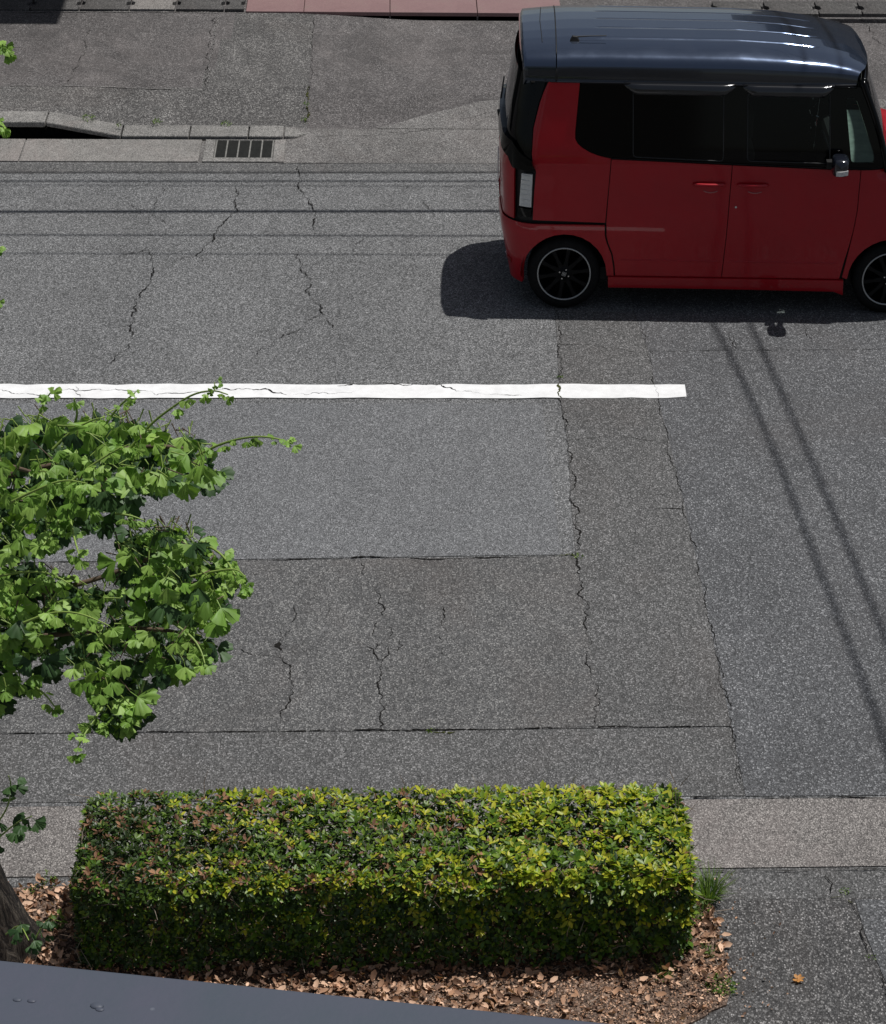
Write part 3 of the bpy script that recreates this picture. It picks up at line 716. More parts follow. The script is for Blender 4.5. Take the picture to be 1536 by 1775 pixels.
qw_hole=roundc([(2.128,1.178),(2.300,1.180),(2.290,1.245),(2.135,1.600),(2.105,1.632),(2.045,1.628)],.03)
rw=roundc([(.489,1.196),(1.165,1.176),(1.140,1.665),(.471,1.665)],.03)
xq=roundc([(.115,1.66),(.40,1.66),(.42,1.20),(.33,1.205),(.24,1.225),(.16,1.26),(.115,1.30),(.10,1.36)],.02)
inner_o=[(-1.2,.22),(-.36,.22)]+list(reversed(arc(0,.285,AR+.012,10,170,12)))[0:]+[(.36,.24),(2.15,.24)]+list(reversed(arc(HX,.285,AR+.012,10,170,12)))+[(2.88,.24),(3.05,.3),(3.05,.9),(2.6,1.08),(2.42,1.13),(2.24,1.46),(2.15,1.69),(-1.2,1.69)]
for side in (0,1):
    panel('quarter_panel',qpoly,'car_red',side)
    panel('rear_bumper',bump_,'car_red',side,off=.004)
    d=panel('rear_door',rdoor,'car_red',side); e=panel('front_door',fdoor,'car_red',side)
    panel('front_fender',fend,'car_red',side)
    sk=panel('side_skirt',sill,'car_red',side,off=.016,thick=.03,gap=.002)
    panel('window_surround',blackband,'gloss_black',side,off=-.003,holes=[fw_hole,qw_hole],gap=.002)
    panel('rear_door_window',rw,'gloss_black',side,off=.0,thick=.004); panel('quarter_window',xq,'gloss_black',side,off=-.001,thick=.002)
    panel('front_door_window',fw_hole,'glass_front',side,off=-.010,thick=.001,gap=-.004)
    panel('corner_window',qw_hole,'glass_clear',side,off=-.010,thick=.001,gap=-.004)
    panel('inner_body',inner_o,'matt_black',side,off=-.028,gap=0,thick=.004,holes=[fw_hole,qw_hole],grid=.08)
    # rubber seals round the panes
    for nm_,pl_ in (('window_seal',rw),('window_seal',fw_hole)):
        o=MB(); lp=dense(pl_,.05); lp=lp+[lp[0]]; o.tube([shell(x,z,side)+shn(x,z,side)*.001 for x,z in lp],.0045,5,cap=False); o.build(nm_,['rubber_seal'],CAR,smooth=True)
    # belt moulding
    o=MB(); n_=40
    for i in range(n_):
        pass
    pts=[shell(x,lerpt([(.33,1.184),(1.236,1.158),(1.98,1.138),(2.46,1.138)],x),side)+shn(x,1.2,side)*.004 for x in [.33+i*(2.44-.33)/40 for i in range(41)]]
    o.tube(pts,.0055,6); o.build('belt_moulding',['gloss_black'],CAR,smooth=True)
    # crease ridge low on the doors
    for dr_,(sx0,sx1) in ((d,(.40,1.21)),(e,(1.235,2.12))):
        o=MB(); o.tube([shell(sx0+(sx1-sx0)*i/20,.415,side)-shn(sx0,.415,side)*.002 for i in range(21)],[.001]+[.007]*19+[.001],6); o.build('crease',['car_red'],dr_,smooth=True)
    # door handles: recess cup + bar
    for dr_,hx0,hx1,cx_ in ((d,.945,1.195,1.085),(e,1.28,1.52,1.42)):
        cup=MB(); n=shn(1,1,side); rings=[]
        for k,(rr,dp) in enumerate(((1.0,.0012),(.8,-.004),(.5,-.008))):
            for j in range(20):
                t=2*PI*j/20; rings.append(shell(cx_+.068*rr*math.cos(t),.985+.043*rr*math.sin(t),side)+n*(.0015+0*dp))
        f=[(k*20+j,k*20+(j+1)%20,(k+1)*20+(j+1)%20,(k+1)*20+j) for k in range(2) for j in range(20)]+[tuple(40+j for j in range(20))]
        if side: f=[tuple(reversed(q)) for q in f]
        cup.add(rings,f); 
        bar=MB(); bar.tube([shell(hx0+(hx1-hx0)*i/14,1.008,side)+n*(.004+.022*math.sin(min(1,max(0,i/14))*PI)**.5) for i in range(15)],[.004]+[.0125]*13+[.004],8)
        hb=bar.build('handle',['car_red'],dr_,smooth=True); cup.build('handle_cup',['matt_black' if 0 else 'car_red'],hb)
        o=MB(); o.tube([shell(cx_-.055+.11*i/10,.947-.012*math.sin(i/10*PI)+.01,side)+n*.003 for i in range(11)],[.001]+[.004]*9+[.001],6); o.build('cup_lip',['strip_pink'],hb,smooth=True)
    # keyhole dots
    o=MB(); o.tube([shell(1.285,.84,side),shell(1.285,.84,side)+shn(1.28,.84,side)*.004],.008,10); o.build('lock',['chrome'],e)
    # tail lamp at the corner
    lampb=[(-.232,.805),(-.232,1.085),(-.255,1.10),(-.40,1.10),(-.405,.805)]
    lm=panel('tail_lamp',[(-.262,.81),(-.255,1.06),(-.345,1.06),(-.362,.81)],'lens_white',side,off=.008,thick=.03)
    for k in range(7):
        z=.83+k*.036; o=MB(); o.tube([shell(-.275-.07*i/6,z,side)+shn(-.275-.07*i/6,z,side)*.0085 for i in range(7)],.0022,6); o.build('lens_rib',['lens_white'],lm,smooth=True)
    panel('lamp_base',[(-.264,.735),(-.258,.802),(-.372,.802),(-.378,.735)],'gloss_black',side,off=.009,thick=.03)
    # wrap-round black garnish under the rear glass
    panel('rear_garnish',[(-.240,1.085),(-.262,1.155),(-.33,1.19),(-.42,1.27),(-.62,1.30),(-1.1,1.31),(-1.1,1.22),(-.62,1.20),(-.46,1.15),(-.41,1.085)],'gloss_black',side,off=.03,thick=.05)
    panel('rear_glass',[(-.272,1.17),(-.266,1.38),(-.226,1.545),(-.200,1.62),(-.165,1.735),(-1.12,1.735),(-1.12,1.25)],'glass_privacy',side,off=.002,thick=.003)
    panel('rear_glass_frame',[(-.268,1.165),(-.262,1.38),(-.223,1.545),(-.197,1.62),(-.161,1.74),(-.235,1.74),(-.255,1.62),(-.285,1.545),(-.325,1.38),(-.33,1.165)],'gloss_black',side,off=.004,thick=.01)
    panel('tailgate',[(-.412,.70),(-.41,1.10),(-.62,1.22),(-1.09,1.235),(-1.09,.70)],'car_red',side,off=.0)
    panel('rear_reflector',[(-.45,.33),(-.60,.33),(-.60,.37),(-.45,.37)],'lens_red',side,off=.012,thick=.01)
    # rain visors
    for (a_,b_) in ((.40,1.235),(1.275,1.955)):
        vis=MB(); rows_=[]; nn_=30
        for i in range(nn_+1):
            t=i/nn_; x=a_+(b_-a_)*t; lo=1.635-.0*t; e_=min(1,min(t,1-t)*9); zb=1.70-(1.70-1.628)*e_**.6
            n=shn(x,1.65,side)
            rows_+= [shell(x,1.712,side)+n*.006,shell(x,1.69,side)+n*(.008+.020*e_),shell(x,(1.69+zb)/2,side)+n*(.010+.024*e_),shell(x,zb,side)+n*(.008+.020*e_)]
        f=[(4*i+k,4*i+4+k,4*i+5+k,4*i+1+k) for i in range(nn_) for k in range(3)]
        vis.add(rows_,f if side else [tuple(reversed(q)) for q in f]); ob=vis.build('rain_visor',['smoke_visor'],CAR,smooth=True); so_=ob.modifiers.new('s','SOLIDIFY'); so_.thickness=.003
    # door mirror
    y_=(-.125 if not side else CW+.125); sgn=-1 if not side else 1
    hd=MB(); nr=10; na=16; vv=[];ff=[]
    cxm,czm=2.02,1.215
    for i in range(nr+1):
        t=i/nr; th=PI*t; 
        for j in range(na):
            ph=2*PI*j/na; cx2=abs(math.cos(ph))**.45*(1 if math.cos(ph)>0 else -1); sx2=abs(math.sin(ph))**.45*(1 if math.sin(ph)>0 else -1)
            rr=abs(math.sin(th))**.35
            vv.append((cxm+.062*rr*cx2,y_-math.cos(th)*.10,czm+.070*rr*sx2))
    for i in range(nr):
        for j in range(na): ff.append((i*na+j,i*na+(j+1)%na,(i+1)*na+(j+1)%na,(i+1)*na+j))
    hd.add(vv,ff); mir=hd.build('door_mirror',['mirror_black'],CAR,smooth=True)
    o=MB(); yy=y_+sgn*.078
    vv=[]
    for i in range(7):
        t=i/6; x=cxm-.035+.085*t
        for zz in (czm-.045,czm-.012): vv.append((x,yy+sgn*(.034-.03*abs(t-.4)),zz+.006*t))
    o.add(vv,[(2*i,2*i+2,2*i+3,2*i+1) for i in range(6)]); lo=o.build('indicator',['lens_white'],mir); sm=lo.modifiers.new('s','SOLIDIFY'); sm.thickness=.012; sm.offset=0
    o=MB(); o.box(cxm-.085,cxm-.02,min(y_+.09*(-sgn),y_+.16*(-sgn)),max(y_+.09*(-sgn),y_+.16*(-sgn)),czm-.06,czm-.01); o.tube([(cxm-.0,y_,czm-.04),(cxm+.02,(.03 if not side else CW-.03),1.13)],[.03,.022],8); o.build('mirror_arm',['matt_black'],mir)
# ---- roof: lofted skin
def rprof(y):
    # y from near side 0..CW ; returns height above 1.70 on the untapered section
    d=min(y,CW-y)-.125
    tab=[(-.02,-.01),(0,.0),(.004,.05),(.012,.09),(.03,.122),(.055,.144),(.10,.164),(.18,.187),(.30,.205),(.45,.217),(.66,.222)]
    return lerpt(tab,d)
def kx_(x): return lerpt([(-.4,.84),(-.2,.92),(0,.98),(.3,1.),(1.25,1.),(1.6,.93),(1.9,.79),(2.08,.62),(2.2,.44),(2.27,.25)],x)
def roof_z(x,y,rib=True):
    z=1.708+rprof(y)*1.13*kx_(x)
    if rib:
        for yr in (.40,.60,.80,1.0,1.2):
            tx=min(1,max(0,(x-.2)/.05))*min(1,max(0,(1.86-x)/.06)); d=(y-yr)/.011
            if abs(d)<1: z-=.007*tx*(.5+.5*math.cos(PI*d))
    return z
ycol=[.118,.125,.1265,.129,.133,.138,.146,.156,.168,.18,.2,.225,.26,.3,.34]
yy_=.36
while yy_<CW-.355: ycol.append(yy_); yy_+=.0055 if any(abs(yy_-r_)<.02 for r_ in (.40,.60,.80,1.0,1.2)) else .014
ycol+= [CW-y for y in reversed([.118,.125,.1265,.129,.133,.138,.146,.156,.168,.18,.2,.225,.26,.3,.34])]
def roof_piece(name,x0,x1,nx_,front=False,rear=False):
    v=[];f=[]; ny_=len(ycol)
    for i in range(nx_+1):
        t=i/nx_; 
        for y in ycol:
            u=(y-CW/2)/(CW/2-.12)
            x=x0+(x1-x0)*t
            if front: # front edge bows forward at the centre and rounds at the corners
                xe=x1+.05-.10*abs(u)**2.5-.03*max(0,abs(u)-.85)/.15; x=x0+(xe-x0)*t
            if rear: xe=x0+.0+.03*abs(u)**4; x=xe+(x1-xe)*t
            inset=0
            if front:
                s_=ss(1.5,2.25,x); yy=y+( -u)*.045*s_
            elif rear:
                s_=ss(-.1,-.4,x) if 0 else max(0,min(1,(-.1-x)/.28)); yy=y-u*.03*s_
            else: yy=y
            z=roof_z(x,y)
            if rear and i==0: z-=.03
            v.append((x,yy,z))
    for i in range(nx_):
        for j in range(ny_-1): f.append((i*ny_+j,(i+1)*ny_+j,(i+1)*ny_+j+1,i*ny_+j+1))
    if rear:
        n0=len(v)
        for j in range(ny_): p=v[j]; v.append((p[0]+.05,p[1],max(1.685,p[2]-.05)))
        for j in range(ny_-1): f.append((j,j+1,n0+j+1,n0+j))
    nf=nx_*(ny_-1); mi=[(1 if (q%(ny_-1) in (0,1,2,3,4) or q%(ny_-1)>=ny_-6) else 0) if q<nf else 1 for q in range(len(f))]  # side band: same paint, its dark ground reflection put into the colour
    return mesh(name,v,f,['car_black','roof_side_shaded'],mi,CAR,True)
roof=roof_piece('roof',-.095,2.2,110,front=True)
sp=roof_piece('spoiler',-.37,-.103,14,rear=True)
# spoiler side cheeks and centre seam
for side in (0,1):
    o=MB(); yb=lambda y:(CW-y if side else y)
    v=[(-.36,yb(.15),1.69),(-.103,yb(.124),1.69),(-.103,yb(.124),1.72),(-.36,yb(.15),1.72),(-.34,yb(.30),1.66),(-.103,yb(.30),1.66)]
    o.tube([(-.095,yb(.128),1.715),(-.098,yb(.135),1.78),(-.10,yb(.16),1.81),(-.10,yb(.21),1.832)],.008,6); o.build('spoiler_seam',['matt_black'],sp,smooth=True)
    o=MB(); o.tube([(-.17,yb(.19),1.817),(-.13,yb(.195),1.826),(-.09,yb(.19),1.83)],[.006,.017,.006],8); o.build('spoiler_fixing',['matt_black'],sp,smooth=True)
o=MB(); o.tube([(-.100,y,roof_z(-.1,y)+.001) for y in [.2+i*(CW-.4)/30 for i in range(31)]],.0045,6); o.build('spoiler_seam',['matt_black'],sp,smooth=True)
o=MB(); o.tube([(-.215+.03*abs(y-.78),y,roof_z(-.2,y)+.0005) for y in [.36+i*(CW-.72)/30 for i in range(31)]],.003,6); o.build('spoiler_seam',['matt_black'],sp,smooth=True)
# rail line along each roof side
for side in (0,1):
    yb=lambda y:(CW-y if side else y)
    o=MB(); o.tube([(x,yb(.118-.0*x),1.699) for x in [.09+i*.07 for i in range(30)]],.006,6); o.build('roof_rail',['gloss_black'],CAR,smooth=True)
# roof front cap under the skin, inner ceiling
o=MB(); o.box(-.28,2.1,.16,CW-.16,1.685,1.695); o.build('headlining',['seat_fabric'],CAR)
# antenna
an=MB(); zb=roof_z(.03,.36)
an.add([(.0,.345,zb-.004),(.075,.345,zb-.004),(.075,.39,zb-.004),(.0,.39,zb-.004),(.02,.355,zb+.034),(.055,.357,zb+.03),(.055,.378,zb+.03),(.02,.38,zb+.034)],[(0,1,5,4),(1,2,6,5),(2,3,7,6),(3,0,4,7),(4,5,6,7)])
a0=an.build('antenna',['matt_black'],CAR,bevel=.004); o=MB(); o.tube([(.045,.367,zb+.026),(.15,.367,zb+.033),(.27,.367,zb+.037)],[.006,.004,.004],6); o.build('antenna_rod',['matt_black'],a0)
# windscreen: lofted between the pillars
def wsp(u,t):
    # u 0..1 across, t 0 bottom..1 top
    c=1-(2*u-1)**2; xb=2.42+.07*c; xt=2.17+.06*c; yb0=.025; yt0=.135
    y0=yb0+(yt0-yb0)*t; y=y0+(CW-2*y0)*u; x=xb+(xt-xb)*t+.02*math.sin(PI*t); z=1.12+(.62)*t+.03*c*t
    return (x,y,z)
v=[wsp(i/24,j/10) for j in range(11) for i in range(25)]; f=[(j*25+i,j*25+i+1,(j+1)*25+i+1,(j+1)*25+i) for j in range(10) for i in range(24)]
ws=mesh('windscreen',v,f,['glass_clear'],None,CAR,True)
for side in (0,1):
    o=MB(); pts=[Vector(wsp(0 if not side else 1,j/12)) for j in range(13)]; o.tube([p+Vector((-.012,(-.004 if side else .004),.0)) for p in pts],.026,8); o.build('front_pillar',['gloss_black'],CAR,smooth=True)
o=MB(); o.tube([Vector(wsp(i/24,1))+Vector((0,0,-.01)) for i in range(25)],.026,8); o.build('screen_header',['gloss_black'],CAR,smooth=True)
# bonnet and cowl
v=[];f=[]
for i in range(13):
    t=i/12
    for j in range(25):
        u=j/24; c=1-(2*u-1)**2; xb=2.42+.07*c; xf=2.70+.24*min(1,c*2.2); x=xb+(xf-xb)*t; y=.03+(CW-.06)*u; yq=.78+(y-.78)*(1-.12*t*t)
        z=1.125+.035*min(1,c*2)-.16*t*t-.01*t; v.append((x,yq,z))
f=[(i*25+j,(i+1)*25+j,(i+1)*25+j+1,i*25+j+1) for i in range(12) for j in range(24)]
mesh('bonnet',v,f,['car_red'],None,CAR,True)
o=MB(); o.tube([Vector(wsp(i/24,0))+Vector((.01,0,.0)) for i in range(25)],.018,6); o.build('cowl',['matt_black'],CAR,smooth=True)
# front face, bumper, lamps
fp_=MB(); fp_.box(2.86,2.935,.30,CW-.30,.22,.97); fp_.build('front_bumper',['car_red'],CAR,bevel=.03)
o=MB(); o.box(2.936,2.955,.42,CW-.42,.62,.86); o.build('grille',['gloss_black'],CAR,bevel=.01)
for s_ in (.17,CW-.41):
    o=MB(); o.box(2.88,2.96,s_,s_+.24,.68,.90); o.build('headlight',['lens_white'],CAR,bevel=.04)
# wheels
def wheel(x,side):
    y=.045 if not side else CW-.045; sg=1 if not side else -1
    w_=empty('wheel',(x,y,.285)); w_.parent=CAR
    if side: w_.rotation_euler=(0,0,PI)
    def lathe(prof,n=56):
        v=[];f=[];k=len(prof)
        for i in range(n):
            a=2*PI*i/n
            for r,yy in prof: v.append((r*math.cos(a),yy,r*math.sin(a)))
        for i in range(n):
            for j in range(k-1): f.append((i*k+j,i*k+j+1,((i+1)%n)*k+j+1,((i+1)%n)*k+j))
        return v,f
    t=MB(); t.add(*lathe([(.205,.03),(.206,.0),(.215,-.004),(.235,-.006),(.255,-.003),(.272,.012),(.281,.03),(.283,.05),(.278,.052),(.278,.058),(.283,.06),(.283,.12),(.278,.122),(.278,.128),(.282,.13),(.276,.155),(.25,.168),(.205,.165)])); t.build('tyre',['rubber'],w_,smooth=True)
    t=MB(); t.add(*lathe([(.196,.008),(.197,-.004),(.201,-.008),(.207,-.007),(.209,.0),(.207,.01)],72)); t.build('rim_ring',['rim_silver'],w_,smooth=True)
    t=MB(); t.add(*lathe([(.197,.0),(.19,.03),(.185,.09),(.0,.10)])); t.build('rim',['wheel_black'],w_,smooth=True)
    t=MB()
    for k in range(10):
        a=2*PI*k/10+.15; ca,sa=math.cos(a),math.sin(a)
        rt=lambda p:Vector((p.x*ca-p.z*sa,p.y,p.x*sa+p.z*ca))
        v=[(.045,.012,-.020),(.045,.012,.020),(.125,.006,-.011),(.125,.006,.011),(.196,.004,-.017),(.196,.004,.017)]
        v2=[(q[0],q[1]+.03,q[2]*1.3) for q in v]; vv=[rt(Vector(q)) for q in v+v2]
        t.add(vv,[(0,1,3,2),(2,3,5,4),(0,2,8,6),(2,4,10,8),(1,7,9,3),(3,9,11,5)])
    t.build('spokes',['wheel_black'],w_)
    t=MB(); t.add(*lathe([(.062,.03),(.060,.012),(.052,.008),(.030,.008),(.028,.0),(.0,-.001)],32)); t.build('hub',['wheel_black'],w_,smooth=True)
    for k in range(4):
        a=PI/2*k+1.15; t=MB(); c=Vector((.038*math.cos(a),0,.038*math.sin(a))); t.tube([c+Vector((0,.012,0)),c+Vector((0,-.006,0))],.0062,6); t.build('wheel_nut',['chrome'],w_)
    t=MB(); q=.3; R_=Matrix.Rotation(q,4,'Y')
    def bx(x0,x1,z0,z1): t.box(x0,x1,-.0045,-.0015,z0,z1,0,lambda p:R_@p)
    bx(-.015,-.0115,-.015,.015); bx(.0115,.015,-.015,.015); bx(-.0113,.0113,.0125,.015); bx(-.0113,.0113,-.015,-.0125); bx(-.007,-.0035,-.010,.010); bx(.0035,.007,-.010,.010); bx(-.0033,.0033,-.0018,.0018)
    t.build('emblem',['rim_silver'],w_)
for x in (0,HX):
    for side in (0,1): wheel(x,side)
for x in (0,HX):
    o=MB(); n=20; v=[];f=[]
    for i in range(n+1):
        a=math.radians(-8+196*i/n)
        for y in (.045,CW-.045): v.append((x+(AR+.012)*math.cos(a),y,.285+(AR+.012)*math.sin(a)))
    f=[(2*i,2*i+1,2*i+3,2*i+2) for i in range(n)]; o.add(v,f); o.build('wheel_housing',['matt_black'],CAR)
# underbody, interior
o=MB(); o.box(-.24,2.6,.16,CW-.16,.20,.30); o.build('underbody',['matt_black'],CAR)
def seat(x,y):
    s_=empty('seat',(x,y,.3)); s_.parent=CAR
    o=MB(); o.box(-.25,.27,-.25,.25,.12,.30); o.build('cushion',['seat_fabric'],s_,bevel=.05)
    o=MB(); o.box(-.33,-.20,-.25,.25,.30,.92); o.build('backrest',['seat_fabric'],s_,bevel=.05)
    o=MB(); o.box(-.33,-.22,-.13,.13,.96,1.14); o.tube([(-.28,-.06,.9),(-.28,-.06,.99)],.008,6); o.tube([(-.28,.06,.9),(-.28,.06,.99)],.008,6); o.build('headrest',['seat_fabric'],s_,bevel=.03)
for x in (1.62,.72):
    for y in (.42,CW-.42): seat(x,y)
o=MB(); o.box(2.06,2.40,.10,CW-.10,.60,1.08); o.build('dashboard',['dash_grey'],CAR,bevel=.05)
o=MB(); o.box(2.14,2.42,.12,CW-.12,1.081,1.11); o.build('dash_cloth',['dash_pale'],CAR,bevel=.012)
o=MB(); cw=Vector((2.02,.42,1.10)); tl=Matrix.Rotation(math.radians(-25),4,'Y')
o.tube([cw+(tl@Vector((0,.18*math.cos(2*PI*i/28),.18*math.sin(2*PI*i/28)))) for i in range(29)],.014,8,cap=False); o.tube([cw+(tl@Vector((0,-.17,0))),cw+(tl@Vector((0,.17,0)))],.02,6); o.tube([cw,cw+Vector((.2,0,-.12))],.03,8); o.build('steering_wheel',['dash_grey'],CAR,smooth=True)
# chrome slivers added behind the front door glass in place of leaf reflections
o=MB(); rg=random.Random(4)
for k in range(16):
    a=Vector((1.86+rg.uniform(-.06,.06),.30+rg.uniform(-.05,.05),1.60-.026*k)); d_=Vector((rg.uniform(-.03,.03),rg.uniform(-.01,.01),rg.uniform(-.035,.01))); o.tube([a,a+d_],[.006,.003],5)
o.tube([(1.88,.30,1.66),(1.87,.30,1.18)],.002,4); o.build('glint_slivers',['chrome'],CAR)
# rear number plate, wiper
o=MB(); o.box(-.520,-.512,.62,.95,.78,.945); o.build('number_plate',['plate_white'],CAR,bevel=.003)
o=MB(); o.tube([(-.50,.78,1.27),(-.50,.95,1.30),(-.475,1.3,1.36)],[.012,.008,.006],6); o.tube([(-.50,.78,1.22),(-.51,.78,1.28)],.02,8); o.build('rear_wiper',['matt_black'],CAR)

# ------------------------------------------------------------ leaves as real small faces
def leafset(name,mats,parent,items,shape,jit=0):
    """items: list of (pos, xaxis(length dir), normal, size, matindex); shape: verts (l,w,h) + faces"""
    n=len(items); sv=np.array(shape[0],float); k=len(sv)
    P=np.array([tuple(i[0]) for i in items]); X=np.array([tuple(i[1]) for i in items]); Z=np.array([tuple(i[2]) for i in items]); S=np.array([i[3] for i in items])
    X/=np.linalg.norm(X,axis=1)[:,None]+1e-9; Y=np.cross(Z,X); Y/=np.linalg.norm(Y,axis=1)[:,None]+1e-9; Z=np.cross(X,Y)
    V=P[:,None,:]+S[:,None,None]*(sv[None,:,0:1]*X[:,None,:]+sv[None,:,1:2]*Y[:,None,:]+sv[None,:,2:3]*Z[:,None,:])
    if jit: V=V+NR.normal(0,1,V.shape)*(jit*S[:,None,None])*(np.abs(sv).sum(1)>.5)[None,:,None]
    fs=shape[1]; me=bpy.data.meshes.new(name); nf=len(fs); lens=[len(f) for f in fs]
    me.vertices.add(n*k); me.vertices.foreach_set('co',V.reshape(-1))
    flat=np.concatenate([np.array(f) for f in fs]); L=len(flat)
    loops=(np.arange(n)[:,None]*k+flat[None,:]).reshape(-1)
    me.loops.add(len(loops)); me.loops.foreach_set('vertex_index',loops.astype(np.int32))
    st=np.concatenate([[0],np.cumsum(lens)[:-1]]); starts=(np.arange(n)[:,None]*L+st[None,:]).reshape(-1)
    me.polygons.add(n*nf); me.polygons.foreach_set('loop_start',starts.astype(np.int32))
    for mm in mats: me.materials.append(M(mm))
    mi=np.repeat(np.array([i[4] for i in items]),nf); me.polygons.foreach_set('material_index',mi.astype(np.int32))
    me.update(calc_edges=True); me.validate()
    o=bpy.data.objects.new(name,me); COL.objects.link(o)
    if parent:o.parent=parent
    return o
OVAL=([(0,0,0),(.30,.20,.05),(.68,.20,.06),(1,0,.0),(.68,-.20,.06),(.30,-.20,.05),(.5,0,0)],[(0,6,1),(1,6,2),(2,6,3),(3,6,4),(4,6,5),(5,6,0)])
CURL=([(0,0,0),(.25,.24,.16),(.7,.26,.10),(1,.02,.18),(.75,-.24,.2),(.28,-.22,.05),(.5,0,-.02)],[(0,6,1),(1,6,2),(2,6,3),(3,6,4),(4,6,5),(5,6,0)])
def fan():
    v=[(0,0,0),(.42,0,0)]
    A_=[-60,-51,-42,-32,-23,-15,-8,-2,2,8,15,23,32,42,51,60]; r_=[.84,.93,.90,.99,.92,1.0,.97,.52,.52,1.0,.97,.93,1.0,.90,.93,.82]; n_=len(A_)
    for k_,q_ in ((.5,.05),(1.,.0)):
        for i,(a,r) in enumerate(zip(A_,r_)):
            a_=math.radians(a); rr_=(.45 if k_<1 else r)*1.08; v.append((.42+rr_*math.cos(a_)*.85,rr_*math.sin(a_)*.92,(.07 if i%2 else -.04)*k_+q_+.14*abs(math.sin(a_))-(.10*k_*k_)))
    f=[]
    for i in range(n_-1): f+=[(1,2+i,3+i),(2+i,2+n_+i,3+n_+i,3+i)]
    m0=len(v); v+=[(0,.014,0),(0,-.014,0),(.42,.014,0),(.42,-.014,0)]; f.append((m0,m0+1,m0+3,m0+2)); return v,f
    ang=[-66,-52,-38,-22,-9,-3,3,9,22,38,52,66]; rr=[.78,.86,.97,.93,1.0,.45,.45,.98,.94,1.0,.86,.80]
    for i,(a,r) in enumerate(zip(ang,rr)):
        a=math.radians(a); v.append((.42+r*math.cos(a)*.78,r*math.sin(a),(.07 if i%2 else -.03)+.10*abs(math.sin(a))))
    v+=[(0,.012,0),(0,-.012,0),(.42,.012,0),(.42,-.012,0)]
    f=[(1,2+i,3+i) for i in range(11)]; f.append((14,15,17,16)); return v,f
FAN=fan()
def rv(s=1): return Vector((R.gauss(0,s),R.gauss(0,s),R.gauss(0,s)))
# ---- clipped hedge
HX0,HX1,HY0,HY1,HH=-1.67,1.37,8.69,9.50,.585
hed=empty('hedge',((HX0+HX1)/2,(HY0+HY1)/2,0)); tag(hed,'clipped rectangular green hedge with yellow-green tips standing over brown fallen leaves','hedge')
def hn_(x,y,sc): 
    return math.sin(x*sc+1.3*math.sin(y*sc*.7))*.5+math.sin(y*sc*1.3+x*sc*.43+2)*.5
items=[]
cx,cy=(HX0+HX1)/2,(HY0+HY1)/2
def hedge_pt():
    r=R.random()
    if r<.42: x,y,z=R.uniform(HX0,HX1),R.uniform(HY0,HY1),HH; n=Vector((0,0,1))
    elif r<.80: x,y,z=R.uniform(HX0,HX1),HY0,R.uniform(.04,HH); n=Vector((0,-1,.1))
    elif r<.88: x,y,z=HX0,R.uniform(HY0,HY1),R.uniform(.03,HH); n=Vector((-1,0,.1))
    elif r<.95: x,y,z=HX1,R.uniform(HY0,HY1),R.uniform(.06,HH); n=Vector((1,0,.1))
    else: x,y,z=R.uniform(HX0,HX1),HY1,R.uniform(.1,HH); n=Vector((0,1,.1))
    return Vector((x,y,z)),n.normalized()
def shape_in(q,n):
    ex=max(0,abs(q.x-cx)-(HX1-cx-.12)); ey=max(0,abs(q.y-cy)-(HY1-cy-.11)); ez=max(0,q.z-(HH-.11))
    rr=math.sqrt(ex*ex+ey*ey+ez*ez)
    if rr>.115: q=q-(q-Vector((min(max(q.x,HX0+.2),HX1-.2),cy,HH*.5))).normalized()*(rr-.115)*1.25
    return q
def thin(q,n):
    right=(q.x-HX0)/(HX1-HX0); lim=.10+.14*right
    return n.z<.5 and q.z<lim and R.random()<(lim-q.z)/lim*.8
# deep shell of mostly dark leaves: inner shade put into their colour
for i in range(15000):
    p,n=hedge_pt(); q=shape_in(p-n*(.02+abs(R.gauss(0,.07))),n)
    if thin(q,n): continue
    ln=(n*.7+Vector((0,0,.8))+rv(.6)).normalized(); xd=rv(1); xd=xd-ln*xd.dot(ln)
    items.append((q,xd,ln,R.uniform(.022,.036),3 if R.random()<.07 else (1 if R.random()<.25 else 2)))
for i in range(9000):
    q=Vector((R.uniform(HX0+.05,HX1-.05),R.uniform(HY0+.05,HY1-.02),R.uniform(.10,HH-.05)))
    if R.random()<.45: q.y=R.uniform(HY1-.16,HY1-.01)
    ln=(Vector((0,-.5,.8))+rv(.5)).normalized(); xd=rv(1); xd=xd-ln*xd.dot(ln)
    items.append((q,xd,ln,R.uniform(.030,.046),2))
